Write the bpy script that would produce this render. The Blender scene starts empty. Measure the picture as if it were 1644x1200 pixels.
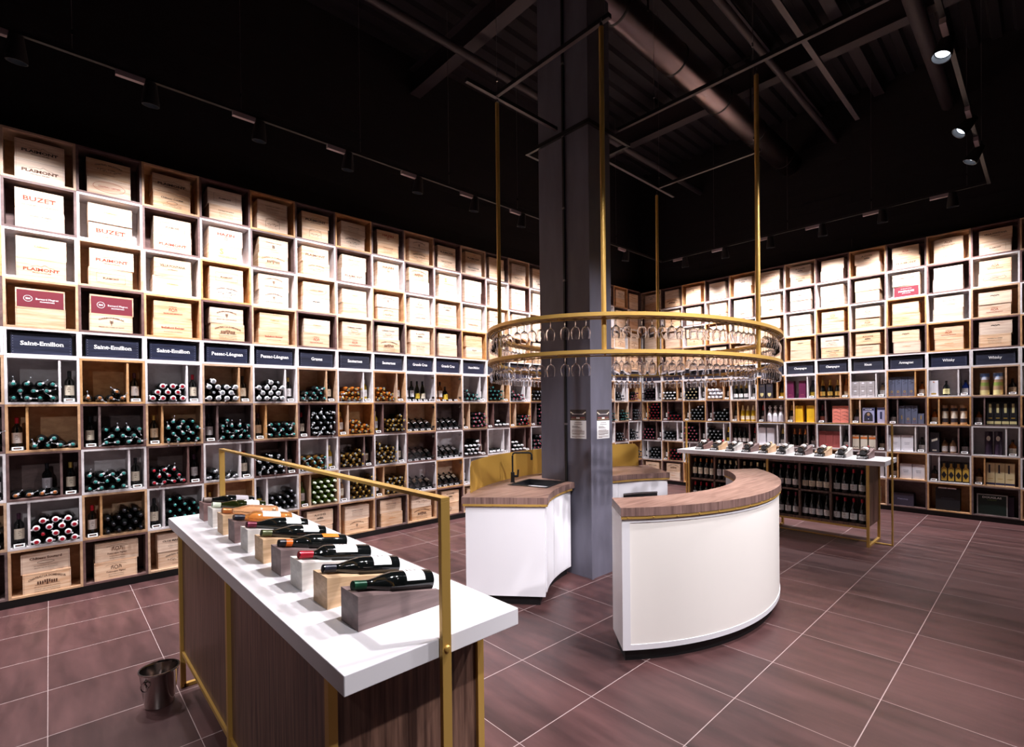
import bpy, bmesh, math, random
from mathutils import Matrix, Vector
PI = math.pi
rnd = random.Random(7)
sc = bpy.context.scene
COL = sc.collection

# ------------------------------------------------------------------ camera
CAM = Vector((6.27655, -9.92968, 1.75926))
F_PX, CX, CY, IW, IH = 800.637, 822.0, 658.1162, 1644.0, 1200.0
yaw, pit, rol = 0.8228, -0.0084, 0.0110
M = Matrix.Rotation(yaw, 3, 'Z') @ Matrix.Rotation(pit, 3, 'X') @ Matrix.Rotation(rol, 3, 'Y')
right, fwd, up = M.col[0], M.col[1], M.col[2]
cam_d = bpy.data.cameras.new('camera'); cam = bpy.data.objects.new('camera', cam_d); COL.objects.link(cam)
R3 = Matrix((right, up, -fwd)).transposed()
cam.matrix_world = Matrix.Translation(CAM) @ R3.to_4x4()
cam_d.sensor_fit = 'HORIZONTAL'; cam_d.sensor_width = 36.0
cam_d.lens = 36.0 * F_PX / IW
cam_d.shift_x = 0.0
cam_d.shift_y = (CY - IH / 2) / IW
cam_d.clip_start = 0.05
sc.camera = cam
# ------------------------------------------------------------------ world, exposure
w = bpy.data.worlds.new('world'); sc.world = w; w.use_nodes = True
w.node_tree.nodes['Background'].inputs[0].default_value = (0.60, 0.55, 0.72, 1)
w.node_tree.nodes['Background'].inputs[1].default_value = 0.045
sc.view_settings.view_transform = 'Standard'
sc.view_settings.look = 'None'
sc.view_settings.exposure = 0.0
sc.view_settings.gamma = 1.0
sc.view_settings.use_curve_mapping = False
WALL_W, SIDE_W, HALL_W = 375.0, 480.0, 400.0       # lamp powers
LAMP_COL = (1.0, 0.95, 0.985)

# ------------------------------------------------------------------ helpers
def lin(r, g, b):
    f = lambda c: (c / 12.92) if c <= 0.04045 else ((c + 0.055) / 1.055) ** 2.4
    return (f(r / 255.0), f(g / 255.0), f(b / 255.0), 1.0)

MATS = {}
def mat(name, col, rough=0.5, metal=0.0, emit=None, trans=0.0, coat=0.0, ior=1.45, alpha=1.0, spec=0.5):
    m = bpy.data.materials.new(name); m.use_nodes = True
    b = m.node_tree.nodes['Principled BSDF']
    b.inputs['Base Color'].default_value = col
    b.inputs['Roughness'].default_value = rough
    b.inputs['Metallic'].default_value = metal
    b.inputs['Transmission Weight'].default_value = trans
    b.inputs['Coat Weight'].default_value = coat
    b.inputs['IOR'].default_value = ior
    b.inputs['Specular IOR Level'].default_value = spec
    if emit:
        b.inputs['Emission Color'].default_value = emit[0]; b.inputs['Emission Strength'].default_value = emit[1]
    # a faint procedural unevenness of the gloss
    if trans == 0 and not emit:
        nt = m.node_tree; n = nt.nodes.new('ShaderNodeTexNoise'); n.inputs['Scale'].default_value = 35
        mr = nt.nodes.new('ShaderNodeMapRange'); mr.inputs[3].default_value = max(0.02, rough - 0.05); mr.inputs[4].default_value = min(1, rough + 0.05)
        tc = nt.nodes.new('ShaderNodeTexCoord')
        nt.links.new(tc.outputs['Object'], n.inputs['Vector']); nt.links.new(n.outputs['Fac'], mr.inputs[0]); nt.links.new(mr.outputs[0], b.inputs['Roughness'])
    MATS[name] = m
    return m

def wood(name, dark, light, scale, rough=0.45, var=0.0, bump=0.05, contrast=(0.35, 0.68), knots=False):
    m = bpy.data.materials.new(name); m.use_nodes = True; nt = m.node_tree; L = nt.links
    b = nt.nodes['Principled BSDF']; b.inputs['Roughness'].default_value = rough
    tc = nt.nodes.new('ShaderNodeTexCoord'); oi = nt.nodes.new('ShaderNodeObjectInfo')
    mp = nt.nodes.new('ShaderNodeMapping'); mp.inputs['Scale'].default_value = scale
    mul = nt.nodes.new('ShaderNodeVectorMath'); mul.operation = 'MULTIPLY_ADD'
    mul.inputs[1].default_value = (37.0, 53.0, 71.0)
    L.new(oi.outputs['Random'], mul.inputs[0]); L.new(mp.outputs[0], mul.inputs[2])
    L.new(tc.outputs['Object'], mp.inputs['Vector'])
    n = nt.nodes.new('ShaderNodeTexNoise'); n.inputs['Scale'].default_value = 1.0; n.inputs['Detail'].default_value = 5; n.inputs['Roughness'].default_value = 0.6
    n.inputs['Distortion'].default_value = 0.4
    L.new(mul.outputs[0], n.inputs['Vector'])
    r = nt.nodes.new('ShaderNodeValToRGB')
    r.color_ramp.elements[0].position = contrast[0]; r.color_ramp.elements[0].color = dark
    r.color_ramp.elements[1].position = contrast[1]; r.color_ramp.elements[1].color = light
    L.new(n.outputs['Fac'], r.inputs[0])
    out = r.outputs[0]
    if var:
        hs = nt.nodes.new('ShaderNodeHueSaturation')
        mr = nt.nodes.new('ShaderNodeMapRange'); mr.inputs[3].default_value = 1 - var; mr.inputs[4].default_value = 1 + var * 0.6
        ms = nt.nodes.new('ShaderNodeMapRange'); ms.inputs[3].default_value = 1.25; ms.inputs[4].default_value = 0.75
        L.new(oi.outputs['Random'], mr.inputs[0]); L.new(mr.outputs[0], hs.inputs['Value'])
        fr = nt.nodes.new('ShaderNodeMath'); fr.operation = 'FRACT'; m7 = nt.nodes.new('ShaderNodeMath'); m7.operation = 'MULTIPLY'; m7.inputs[1].default_value = 7.3
        L.new(oi.outputs['Random'], m7.inputs[0]); L.new(m7.outputs[0], fr.inputs[0]); L.new(fr.outputs[0], ms.inputs[0]); L.new(ms.outputs[0], hs.inputs['Saturation'])
        L.new(out, hs.inputs['Color']); out = hs.outputs[0]
    L.new(out, b.inputs['Base Color'])
    if bump:
        bp = nt.nodes.new('ShaderNodeBump'); bp.inputs['Strength'].default_value = bump; bp.inputs['Distance'].default_value = 0.002
        L.new(n.outputs['Fac'], bp.inputs['Height']); L.new(bp.outputs[0], b.inputs['Normal'])
    MATS[name] = m
    return m

wood('oak', lin(186, 146, 110), lin(214, 176, 138), (9, 9, 16), 0.5, 0.05)
wood('ash', lin(214, 208, 209), lin(232, 228, 230), (9, 9, 16), 0.5, 0.03)
wood('walnut', lin(94, 72, 70), lin(124, 98, 94), (9, 9, 16), 0.5, 0.05)
wood('pine', lin(202, 160, 128), lin(233, 206, 179), (3, 3, 38), 0.6, 0.14, 0.06, (0.30, 0.62))
wood('walnut_panel', lin(78, 50, 38), lin(138, 98, 78), (55, 55, 2.2), 0.42, 0.05, 0.04, (0.36, 0.66))
wood('walnut_edge', lin(100, 76, 70), lin(150, 120, 112), (45, 45, 2.0), 0.42, 0.0, 0.04)
wood('walnut_top', lin(112, 82, 72), lin(162, 130, 116), (34, 3, 30), 0.42, 0.0, 0.03)
wood('block_walnut', lin(108, 86, 84), lin(138, 112, 110), (24, 3.0, 34), 0.5, 0.03, 0.05)
wood('block_ash', lin(205, 200, 194), lin(228, 224, 218), (30, 2.4, 60), 0.5, 0.0, 0.04)
wood('block_oak', lin(196, 160, 122), lin(222, 190, 152), (30, 2.4, 60), 0.5, 0.0, 0.04)
wood('navy_wood', lin(24, 26, 40), lin(44, 48, 68), (4, 4, 70), 0.42, 0.02, 0.3)
wood('shelf_back', lin(120, 98, 82), lin(146, 122, 104), (6, 6, 60), 0.6, 0.03)
mat('ink', lin(88, 54, 38), 0.8)
mat('ink_red', lin(160, 60, 44), 0.8)
mat('ink_dark', lin(58, 48, 44), 0.8)
mat('ink_orange', lin(222, 150, 84), 0.8)
mat('burgundy_paint', lin(112, 32, 46), 0.6)
mat('crate_gap', lin(96, 66, 46), 0.9)
mat('lettering_white', lin(245, 245, 245), 0.5)
mat('nail', lin(190, 190, 200), 0.4)
mat('slab_white', lin(238, 236, 240), 0.38)
mat('cabinet_white', lin(232, 231, 236), 0.42)
mat('cream_panel', lin(246, 241, 235), 0.45)
mat('brass', lin(206, 166, 88), 0.40, 0.4)
mat('brass_sheet', lin(206, 164, 76), 0.42, 0.4)
mat('black_matte', lin(14, 13, 15), 0.6)
mat('black_plastic', lin(16, 16, 19), 0.35)
mat('plinth_black', lin(16, 14, 16), 0.55)
mat('track_black', lin(22, 19, 22), 0.5)
mat('track_grey', lin(66, 56, 62), 0.5)
mat('adapter_grey', lin(150, 134, 140), 0.5)
mat('wall_dark', lin(27, 22, 25), 0.9)
mat('ceiling_dark', lin(29, 24, 30), 0.85)
mat('steel_dark', lin(54, 46, 51), 0.6)
mat('duct_metal', lin(112, 100, 104), 0.3, 1.0)
mat('steel', lin(190, 182, 178), 0.14, 1.0)
mat('chrome', lin(200, 200, 205), 0.18, 1.0)
mat('wire', lin(120, 112, 115), 0.4, 0.6)
mat('corner_post', lin(52, 54, 72), 0.6)
mat('bottle_dark', (0.004, 0.005, 0.005, 1), 0.06, coat=0.3, spec=0.6)
mat('bottle_green', (0.05, 0.09, 0.01, 1), 0.06, coat=0.3, spec=0.6)
mat('bottle_olive', (0.012, 0.016, 0.003, 1), 0.06, coat=0.3, spec=0.6)
mat('bottle_amber', (0.24, 0.07, 0.010, 1), 0.08, coat=0.3)
mat('bottle_gold', (0.07, 0.034, 0.006, 1), 0.08, coat=0.3)
mat('bottle_rose', lin(250, 196, 146), 0.04, trans=0.75)
mat('bottle_orange', lin(244, 170, 92), 0.04, trans=0.75)
mat('bottle_yellow', lin(196, 164, 40), 0.08, coat=0.4)
mat('spirit_blue', lin(24, 60, 170), 0.12, coat=0.4)
mat('spirit_clear', lin(150, 120, 90), 0.08, coat=0.4)
mat('paper_cream', lin(232, 222, 200), 0.7)
mat('paper_white', lin(226, 225, 225), 0.7)
mat('paper_grey', lin(196, 190, 196), 0.7)
mat('paper_orange', lin(240, 120, 30), 0.6)
mat('paper_yellow', lin(222, 190, 60), 0.6)
for n_, c_, mt in (('teal', (58, 142, 136), .3), ('red', (176, 30, 48), .3), ('copper', (190, 120, 70), .5), ('silver', (176, 184, 190), .6),
                   ('gold', (206, 176, 96), .6), ('black', (26, 26, 32), .1), ('white', (226, 226, 230), 0), ('pink', (190, 90, 110), .3),
                   ('purple', (70, 40, 60), .3), ('navy', (36, 38, 52), .2), ('wine', (110, 34, 56), .3), ('green', (20, 70, 48), .3),
                   ('olive', (84, 92, 60), .2), ('taupe', (150, 136, 128), .2), ('cream', (214, 196, 150), .1), ('orangeband', (236, 112, 30), 0),
                   ('yellow', (226, 180, 30), 0), ('mint', (214, 226, 206), .0)):
    mat('cap_' + n_, lin(*c_), 0.32, mt)
for n_, c_ in (('burgundy', (98, 24, 66)), ('yellow', (236, 188, 34)), ('coral', (238, 140, 122)), ('slate', (92, 98, 122)), ('silver', (168, 162, 164)),
               ('charcoal', (52, 50, 60)), ('lavender', (170, 172, 208)), ('navy', (40, 44, 84)), ('dustyred', (150, 74, 72)), ('white', (226, 226, 234)),
               ('darkpurple', (44, 28, 48)), ('blackbox', (24, 24, 30)), ('greenboard', (14, 34, 28)), ('gold', (186, 150, 60)), ('cream', (222, 206, 160)),
               ('orange', (206, 110, 40)), ('greyviolet', (56, 50, 66)), ('sky', (110, 150, 214)), ('meadow', (130, 150, 70)), ('sand', (170, 140, 110)), ('offwhite', (226, 220, 204)),
               ('cloud', (206, 216, 232)), ('ivory', (214, 206, 150)), ('greypaint', (170, 168, 166))):
    mat('box_' + n_, lin(*c_), 0.5)
mat('tissue', lin(228, 228, 236), 0.6)
mat('lens_glow', (1, 1, 1, 1), 0.3, emit=((0.75, 0.85, 1.0, 1), 6.0))
def glass_mat(name, col, rough=0.0):
    m = bpy.data.materials.new(name); m.use_nodes = True; nt = m.node_tree
    nt.nodes.remove(nt.nodes['Principled BSDF'])
    g = nt.nodes.new('ShaderNodeBsdfGlass'); g.inputs['Color'].default_value = col; g.inputs['Roughness'].default_value = rough; g.inputs['IOR'].default_value = 1.45
    nt.links.new(g.outputs[0], nt.nodes['Material Output'].inputs[0]); MATS[name] = m
glass_mat('clear_glass', (0.98, 0.98, 0.99, 1))
def pane_mat():
    m = bpy.data.materials.new('pane_glass'); m.use_nodes = True; nt = m.node_tree
    nt.nodes.remove(nt.nodes['Principled BSDF'])
    t = nt.nodes.new('ShaderNodeBsdfTransparent'); t.inputs[0].default_value = (0.97, 0.97, 0.98, 1)
    g = nt.nodes.new('ShaderNodeBsdfGlossy'); g.inputs['Roughness'].default_value = 0.03
    f = nt.nodes.new('ShaderNodeFresnel'); f.inputs['IOR'].default_value = 1.45
    x = nt.nodes.new('ShaderNodeMixShader'); L = nt.links
    ge = nt.nodes.new('ShaderNodeNewGeometry'); iv = nt.nodes.new('ShaderNodeMath'); iv.operation = 'SUBTRACT'; iv.inputs[0].default_value = 1.0; L.new(ge.outputs['Backfacing'], iv.inputs[1])
    mu = nt.nodes.new('ShaderNodeMath'); mu.operation = 'MULTIPLY'; L.new(f.outputs[0], mu.inputs[0]); L.new(iv.outputs[0], mu.inputs[1])
    L.new(mu.outputs[0], x.inputs[0]); L.new(t.outputs[0], x.inputs[1]); L.new(g.outputs[0], x.inputs[2]); L.new(x.outputs[0], nt.nodes['Material Output'].inputs[0])
    MATS['pane_glass'] = m
pane_mat()

def pillar_mat():
    m = mat('pillar_paint', lin(112, 112, 128), 0.6); nt = m.node_tree; L = nt.links; b = nt.nodes['Principled BSDF']
    tc = nt.nodes.new('ShaderNodeTexCoord'); mp = nt.nodes.new('ShaderNodeMapping'); mp.inputs['Scale'].default_value = (9, 9, 2.2)
    n = nt.nodes.new('ShaderNodeTexNoise'); n.inputs['Scale'].default_value = 1; n.inputs['Detail'].default_value = 4
    r = nt.nodes.new('ShaderNodeValToRGB'); r.color_ramp.elements[0].position = .3; r.color_ramp.elements[0].color = lin(88, 86, 98)
    r.color_ramp.elements[1].position = .7; r.color_ramp.elements[1].color = lin(98, 96, 110)
    L.new(tc.outputs['Object'], mp.inputs[0]); L.new(mp.outputs[0], n.inputs['Vector']); L.new(n.outputs['Fac'], r.inputs[0]); L.new(r.outputs[0], b.inputs['Base Color'])
pillar_mat()

def floor_mat():
    m = bpy.data.materials.new('floor_tiles'); m.use_nodes = True; nt = m.node_tree; L = nt.links; b = nt.nodes['Principled BSDF']
    N = nt.nodes.new
    tc = N('ShaderNodeTexCoord'); sep = N('ShaderNodeSeparateXYZ'); L.new(tc.outputs['Object'], sep.inputs[0])
    def math_(op, a, bb=None, v=None):
        n = N('ShaderNodeMath'); n.operation = op
        L.new(a, n.inputs[0])
        if bb is not None: L.new(bb, n.inputs[1])
        elif v is not None: n.inputs[1].default_value = v
        return n.outputs[0]
    masks, ids = [], []
    for ax, off, gw in (('X', 0.198 - 6.0, 0.0050), ('Y', 0.24 - 18.0, 0.0036)):
        s = math_('SUBTRACT', sep.outputs[ax], v=off); d = math_('DIVIDE', s, v=0.6)
        fl = math_('FLOOR', d); fr = math_('FRACT', d); ids.append(fl)
        a = math_('SUBTRACT', fr, v=0.5); a = math_('ABSOLUTE', a); masks.append(math_('GREATER_THAN', a, v=0.5 - gw / 1.2))
    g = math_('MAXIMUM', masks[0], masks[1])
    cmb = N('ShaderNodeCombineXYZ'); L.new(ids[0], cmb.inputs[0]); L.new(ids[1], cmb.inputs[1])
    wn = N('ShaderNodeTexWhiteNoise'); wn.noise_dimensions = '3D'; L.new(cmb.outputs[0], wn.inputs['Vector'])
    mp = N('ShaderNodeMapping'); mp.inputs['Scale'].default_value = (1.3, 7, 1); L.new(tc.outputs['Object'], mp.inputs[0])
    add = N('ShaderNodeVectorMath'); add.operation = 'MULTIPLY_ADD'; add.inputs[1].default_value = (9, 9, 9); L.new(wn.outputs['Color'], add.inputs[0]); L.new(mp.outputs[0], add.inputs[2])
    n = N('ShaderNodeTexNoise'); n.inputs['Scale'].default_value = 1.0; n.inputs['Detail'].default_value = 5; n.inputs['Roughness'].default_value = .6; L.new(add.outputs[0], n.inputs['Vector'])
    r = N('ShaderNodeValToRGB'); r.color_ramp.elements[0].position = .3; r.color_ramp.elements[0].color = lin(58, 38, 38)
    r.color_ramp.elements[1].position = .72; r.color_ramp.elements[1].color = lin(96, 65, 64); L.new(n.outputs['Fac'], r.inputs[0])
    mr = N('ShaderNodeMapRange'); mr.inputs[3].default_value = .86; mr.inputs[4].default_value = 1.1; L.new(wn.outputs['Value'], mr.inputs[0])
    hs = N('ShaderNodeHueSaturation'); L.new(mr.outputs[0], hs.inputs['Value']); L.new(r.outputs[0], hs.inputs['Color'])
    sp = N('ShaderNodeTexNoise'); sp.inputs['Scale'].default_value = 260; L.new(tc.outputs['Object'], sp.inputs['Vector'])
    spr = N('ShaderNodeMapRange'); spr.inputs[1].default_value = .68; spr.inputs[2].default_value = .78; spr.inputs[4].default_value = .35; L.new(sp.outputs['Fac'], spr.inputs[0])
    mx0 = N('ShaderNodeMix'); mx0.data_type = 'RGBA'; mx0.inputs['B'].default_value = lin(160, 130, 128); L.new(spr.outputs[0], mx0.inputs['Factor']); L.new(hs.outputs[0], mx0.inputs['A'])
    mx = N('ShaderNodeMix'); mx.data_type = 'RGBA'; mx.inputs['B'].default_value = lin(176, 158, 156); L.new(g, mx.inputs['Factor']); L.new(mx0.outputs['Result'], mx.inputs['A'])
    L.new(mx.outputs['Result'], b.inputs['Base Color'])
    rr = N('ShaderNodeMapRange'); rr.inputs[3].default_value = .30; rr.inputs[4].default_value = .46; L.new(n.outputs['Fac'], rr.inputs[0]); L.new(rr.outputs[0], b.inputs['Roughness'])
    bp = N('ShaderNodeBump'); bp.inputs['Strength'].default_value = .12; bp.inputs['Distance'].default_value = .002; bp.invert = True; L.new(g, bp.inputs['Height']); L.new(bp.outputs[0], b.inputs['Normal'])
    MATS['floor_tiles'] = m
floor_mat()
def block_wall_mat():
    m = MATS['wall_dark']; nt = m.node_tree; L = nt.links; b = nt.nodes['Principled BSDF']
    tc = nt.nodes.new('ShaderNodeTexCoord'); br = nt.nodes.new('ShaderNodeTexBrick'); br.inputs['Scale'].default_value = 1.0
    br.inputs['Brick Width'].default_value = .5; br.inputs['Row Height'].default_value = .2; br.inputs['Mortar Size'].default_value = .006
    sw = nt.nodes.new('ShaderNodeSeparateXYZ'); cb = nt.nodes.new('ShaderNodeCombineXYZ'); ad = nt.nodes.new('ShaderNodeMath')
    L.new(tc.outputs['Object'], sw.inputs[0]); L.new(sw.outputs[0], ad.inputs[0]); L.new(sw.outputs[1], ad.inputs[1]); L.new(ad.outputs[0], cb.inputs[0]); L.new(sw.outputs[2], cb.inputs[1])
    L.new(cb.outputs[0], br.inputs['Vector'])
    bp = nt.nodes.new('ShaderNodeBump'); bp.inputs['Strength'].default_value = .5; bp.inputs['Distance'].default_value = .004; bp.invert = True
    L.new(br.outputs['Fac'], bp.inputs['Height']); L.new(bp.outputs[0], b.inputs['Normal'])
block_wall_mat()

class MB:
    """collects shapes for one mesh"""
    def __init__(s): s.v, s.f, s.m, s.mats = [], [], [], []
    def mi(s, name):
        if name not in s.mats: s.mats.append(name)
        return s.mats.index(name)
    def poly(s, pts, faces, name):
        o = len(s.v); s.v += [tuple(p) for p in pts]; k = s.mi(name)
        for f in faces: s.f.append(tuple(i + o for i in f)); s.m.append(k)
        return s
    def box(s, x0, x1, y0, y1, z0, z1, name):
        return s.poly([(x0, y0, z0), (x1, y0, z0), (x1, y1, z0), (x0, y1, z0), (x0, y0, z1), (x1, y0, z1), (x1, y1, z1), (x0, y1, z1)],
                      [(0, 3, 2, 1), (4, 5, 6, 7), (0, 1, 5, 4), (1, 2, 6, 5), (2, 3, 7, 6), (3, 0, 4, 7)], name)
    def prism(s, poly, z0, z1, name, axis='z'):
        n = len(poly)
        mk = {'z': lambda a, b, c: (a, b, c), 'y': lambda a, b, c: (a, c, b), 'x': lambda a, b, c: (c, a, b)}[axis]
        pts = [mk(a, b, z0) for a, b in poly] + [mk(a, b, z1) for a, b in poly]
        fs = [tuple(range(n))[::-1], tuple(range(n, 2 * n))] + [(i, (i + 1) % n, (i + 1) % n + n, i + n) for i in range(n)]
        return s.poly(pts, fs, name)
    def lathe(s, prof, n, names, T=None, caps=True):
        """prof [(r,z)], names: one material or a list per segment"""
        T = T or Matrix(); o = len(s.v)
        for r, z in prof:
            for k in range(n):
                a = 2 * PI * k / n; s.v.append(tuple(T @ Vector((r * math.cos(a), r * math.sin(a), z))))
        for i in range(len(prof) - 1):
            nm = names if isinstance(names, str) else names[i]; mi = s.mi(nm)
            for k in range(n):
                k2 = (k + 1) % n; s.f.append((o + i * n + k, o + i * n + k2, o + (i + 1) * n + k2, o + (i + 1) * n + k)); s.m.append(mi)
        if caps:
            nm = names if isinstance(names, str) else names[0]
            if prof[0][0] > 1e-5: s.f.append(tuple(o + k for k in range(n))[::-1]); s.m.append(s.mi(nm))
            nm = names if isinstance(names, str) else names[-1]
            if prof[-1][0] > 1e-5: e = o + (len(prof) - 1) * n; s.f.append(tuple(e + k for k in range(n))); s.m.append(s.mi(nm))
        return s
    def tube(s, path, r, name, n=8):
        P = [Vector(p) for p in path]; rings = []
        for i, p in enumerate(P):
            d = (P[min(i + 1, len(P) - 1)] - P[max(i - 1, 0)]).normalized()
            u = d.cross(Vector((0, 0, 1))) if abs(d.z) < .95 else d.cross(Vector((1, 0, 0)))
            u.normalize(); vv = d.cross(u)
            rings.append([p + (u * math.cos(2 * PI * k / n) + vv * math.sin(2 * PI * k / n)) * r for k in range(n)])
        pts = [q for rg in rings for q in rg]
        fs = [(i * n + k, i * n + (k + 1) % n, (i + 1) * n + (k + 1) % n, (i + 1) * n + k) for i in range(len(P) - 1) for k in range(n)]
        fs += [tuple(range(n)), tuple((len(P) - 1) * n + k for k in range(n))]
        return s.poly(pts, fs, name)
    def strip(s, A, B, z0, z1, name, closed=False):
        """solid between two plan curves A (outer) and B (inner)"""
        n = len(A); pts = [(x, y, z0) for x, y in A] + [(x, y, z0) for x, y in B] + [(x, y, z1) for x, y in A] + [(x, y, z1) for x, y in B]
        fs = []
        for i in range(n if closed else n - 1):
            j = (i + 1) % n
            fs += [(i, j, n + j, n + i), (2 * n + i, 3 * n + i, 3 * n + j, 2 * n + j), (i, 2 * n + i, 2 * n + j, j), (n + i, n + j, 3 * n + j, 3 * n + i)]
        if not closed: fs += [(0, n, 3 * n, 2 * n), (n - 1, 3 * n - 1, 4 * n - 1, 2 * n - 1)]
        return s.poly(pts, fs, name)
    def add(s, other, T):
        o = len(s.v); s.v += [tuple(T @ Vector(p)) for p in other.v]
        mp = [s.mi(n) for n in other.mats]
        for f, m_ in zip(other.f, other.m): s.f.append(tuple(i + o for i in f)); s.m.append(mp[m_])
        return s
    def mesh(s, name, smooth=False):
        me = bpy.data.meshes.new(name); me.from_pydata(s.v, [], s.f)
        for n in s.mats: me.materials.append(MATS[n])
        me.polygons.foreach_set('material_index', s.m)
        bm = bmesh.new(); bm.from_mesh(me); bmesh.ops.recalc_face_normals(bm, faces=bm.faces); bm.to_mesh(me); bm.free()
        if smooth:
            me.polygons.foreach_set('use_smooth', [True] * len(me.polygons))
            me.set_sharp_from_angle(angle=math.radians(38))
        me.update()
        return me
    def obj(s, name, parent=None, smooth=False, bevel=0):
        o = bpy.data.objects.new(name, s.mesh(name, smooth)); COL.objects.link(o); o.parent = parent
        if bevel:
            b = o.modifiers.new('bevel', 'BEVEL'); b.width = bevel; b.segments = 2; b.limit_method = 'ANGLE'
        return o

def tag(o, label, cat, group=None, kind=None):
    o['label'] = label; o['category'] = cat
    if group: o['group'] = group
    if kind: o['kind'] = kind
    return o
def thing(name, label, cat, T=None, group=None):
    o = bpy.data.objects.new(name, None); COL.objects.link(o); o.empty_display_size = .05
    if T is not None: o.matrix_world = T
    return tag(o, label, cat, group)
def struct(o): o['kind'] = 'structure'; return o
KIDS = {}
def copy_tree(o, parent=None, kids=None):
    c = o.copy(); COL.objects.link(c); c.parent = parent
    for k in (kids if kids is not None else o.children):
        kk = k.copy(); COL.objects.link(kk); kk.parent = c
        for q in k.children:
            qq = q.copy(); COL.objects.link(qq); qq.parent = kk
    return c
def T_(x, y, z): return Matrix.Translation((x, y, z))
def Rz(a): return Matrix.Rotation(a, 4, 'Z')
def Rx(a): return Matrix.Rotation(a, 4, 'X')
def Ry(a): return Matrix.Rotation(a, 4, 'Y')

# text outlines in the built-in font, flat
_TX = {}
def text_geo(s, bold=0.0):
    key = (s, bold)
    if key in _TX: return _TX[key]
    cu = bpy.data.curves.new('t', 'FONT'); cu.body = s; cu.size = 1.0; cu.resolution_u = 2; cu.offset = bold; cu.align_x = 'LEFT'
    ob = bpy.data.objects.new('t', cu); COL.objects.link(ob)
    dg = bpy.context.evaluated_depsgraph_get(); me = bpy.data.meshes.new_from_object(ob.evaluated_get(dg))
    vs = [(v.co.x, v.co.y) for v in me.vertices]; fs = [tuple(p.vertices) for p in me.polygons]
    bpy.data.objects.remove(ob); bpy.data.curves.remove(cu); bpy.data.meshes.remove(me)
    x0 = min(v[0] for v in vs); x1 = max(v[0] for v in vs)
    # slab serifs: a small foot on every free stem end
    cnt = {}
    for f in fs:
        for a, b in zip(f, f[1:] + f[:1]): cnt.setdefault(frozenset((a, b)), []).append((f, a, b))
    for e, use in list(cnt.items()):
        if len(use) != 1 or len(e) != 2: continue
        f, a, b = use[0]; (xa, ya), (xb, yb) = vs[a], vs[b]
        if abs(ya - yb) > .004 or not .05 < abs(xa - xb) < .24: continue
        cy_ = sum(vs[i][1] for i in f) / len(f); sg = 1 if cy_ > ya else -1
        la, lb = min(xa, xb) - .055, max(xa, xb) + .055; o = len(vs)
        vs += [(la, ya), (lb, ya), (lb, ya + sg * .062), (la, ya + sg * .062)]; fs.append((o, o + 1, o + 2, o + 3))
    vs = [(x - (x0 + x1) / 2, y) for x, y in vs]
    _TX[key] = (vs, fs, x1 - x0); return _TX[key]
def put_text(mb, s, cx, z, width, height, name, y=-0.001, bold=0.02, arc=0.0, serif=True):
    """front-facing text in the XZ plane; width/height in metres (height = cap height); arc bends the line upward in its middle"""
    vs, fs, w0 = text_geo(s, bold + (.016 if name.startswith('ink') else 0)); sx = width / w0; sz = height / 0.72
    pts = []
    for x, yy in vs:
        X = x * sx; Z = yy * sz + (arc * (1 - (2 * X / width) ** 2) if arc else 0)
        pts.append((cx + X, y, z + Z))
    mb.poly(pts, fs, name)
def bar(mb, cx, z, w, h, name, y=-0.001):
    mb.poly([(cx - w / 2, y, z - h / 2), (cx + w / 2, y, z - h / 2), (cx + w / 2, y, z + h / 2), (cx - w / 2, y, z + h / 2)], [(0, 1, 2, 3)], name)
def ring_mark(mb, cx, z, rx, rz, t, name, y=-0.001, n=20, a0=0, a1=2 * PI):
    pts, fs = [], []
    for k in range(n + 1):
        a = a0 + (a1 - a0) * k / n
        pts += [(cx + rx * math.cos(a), y, z + rz * math.sin(a)), (cx + (rx - t) * math.cos(a), y, z + (rz - t) * math.sin(a))]
    for k in range(n): fs.append((2 * k, 2 * k + 1, 2 * k + 3, 2 * k + 2))
    mb.poly(pts, fs, name)
def line_mark(mb, pts2, t, name, y=-0.001):
    for (x0, z0), (x1, z1) in zip(pts2, pts2[1:]):
        d = math.hypot(x1 - x0, z1 - z0) or 1; nx, nz = -(z1 - z0) / d * t / 2, (x1 - x0) / d * t / 2
        mb.poly([(x0 + nx, y, z0 + nz), (x0 - nx, y, z0 - nz), (x1 - nx, y, z1 - nz), (x1 + nx, y, z1 + nz)], [(0, 1, 2, 3)], name)

# ------------------------------------------------------------------ room shell
X0, X1, Y0, Y1, ZC = -0.31, 9.6, -15.0, 0.31, 7.05
struct(MB().box(X0 - .2, X1 + .2, Y0 - .2, Y1 + .2, -0.1, 0.0, 'floor_tiles').obj('floor'))
cm = MB(); cm.box(X0 - .2, X1 + .2, Y0 - .2, Y1 + .2, ZC + .06, ZC + .16, 'ceiling_dark')
x = X0
while x < X1:
    cm.prism([(x, ZC + .06), (x + .03, ZC), (x + .13, ZC), (x + .16, ZC + .06)], Y0, Y1, 'ceiling_dark', axis='y'); x += .25
struct(cm.obj('ceiling'))
struct(MB().box(X0 - .2, X0, Y0, Y1, 0, ZC + .05, 'wall_dark').obj('wall_left'))
struct(MB().box(X0 - .2, X1, Y1, Y1 + .2, 0, ZC + .05, 'wall_dark').obj('wall_right'))
struct(MB().box(X1, X1 + .2, Y0, Y1, 0, ZC + .05, 'wall_dark').obj('wall_far'))
struct(MB().box(X0 - .2, X1, Y0 - .2, Y0, 0, ZC + .05, 'wall_dark').obj('wall_back'))

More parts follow.
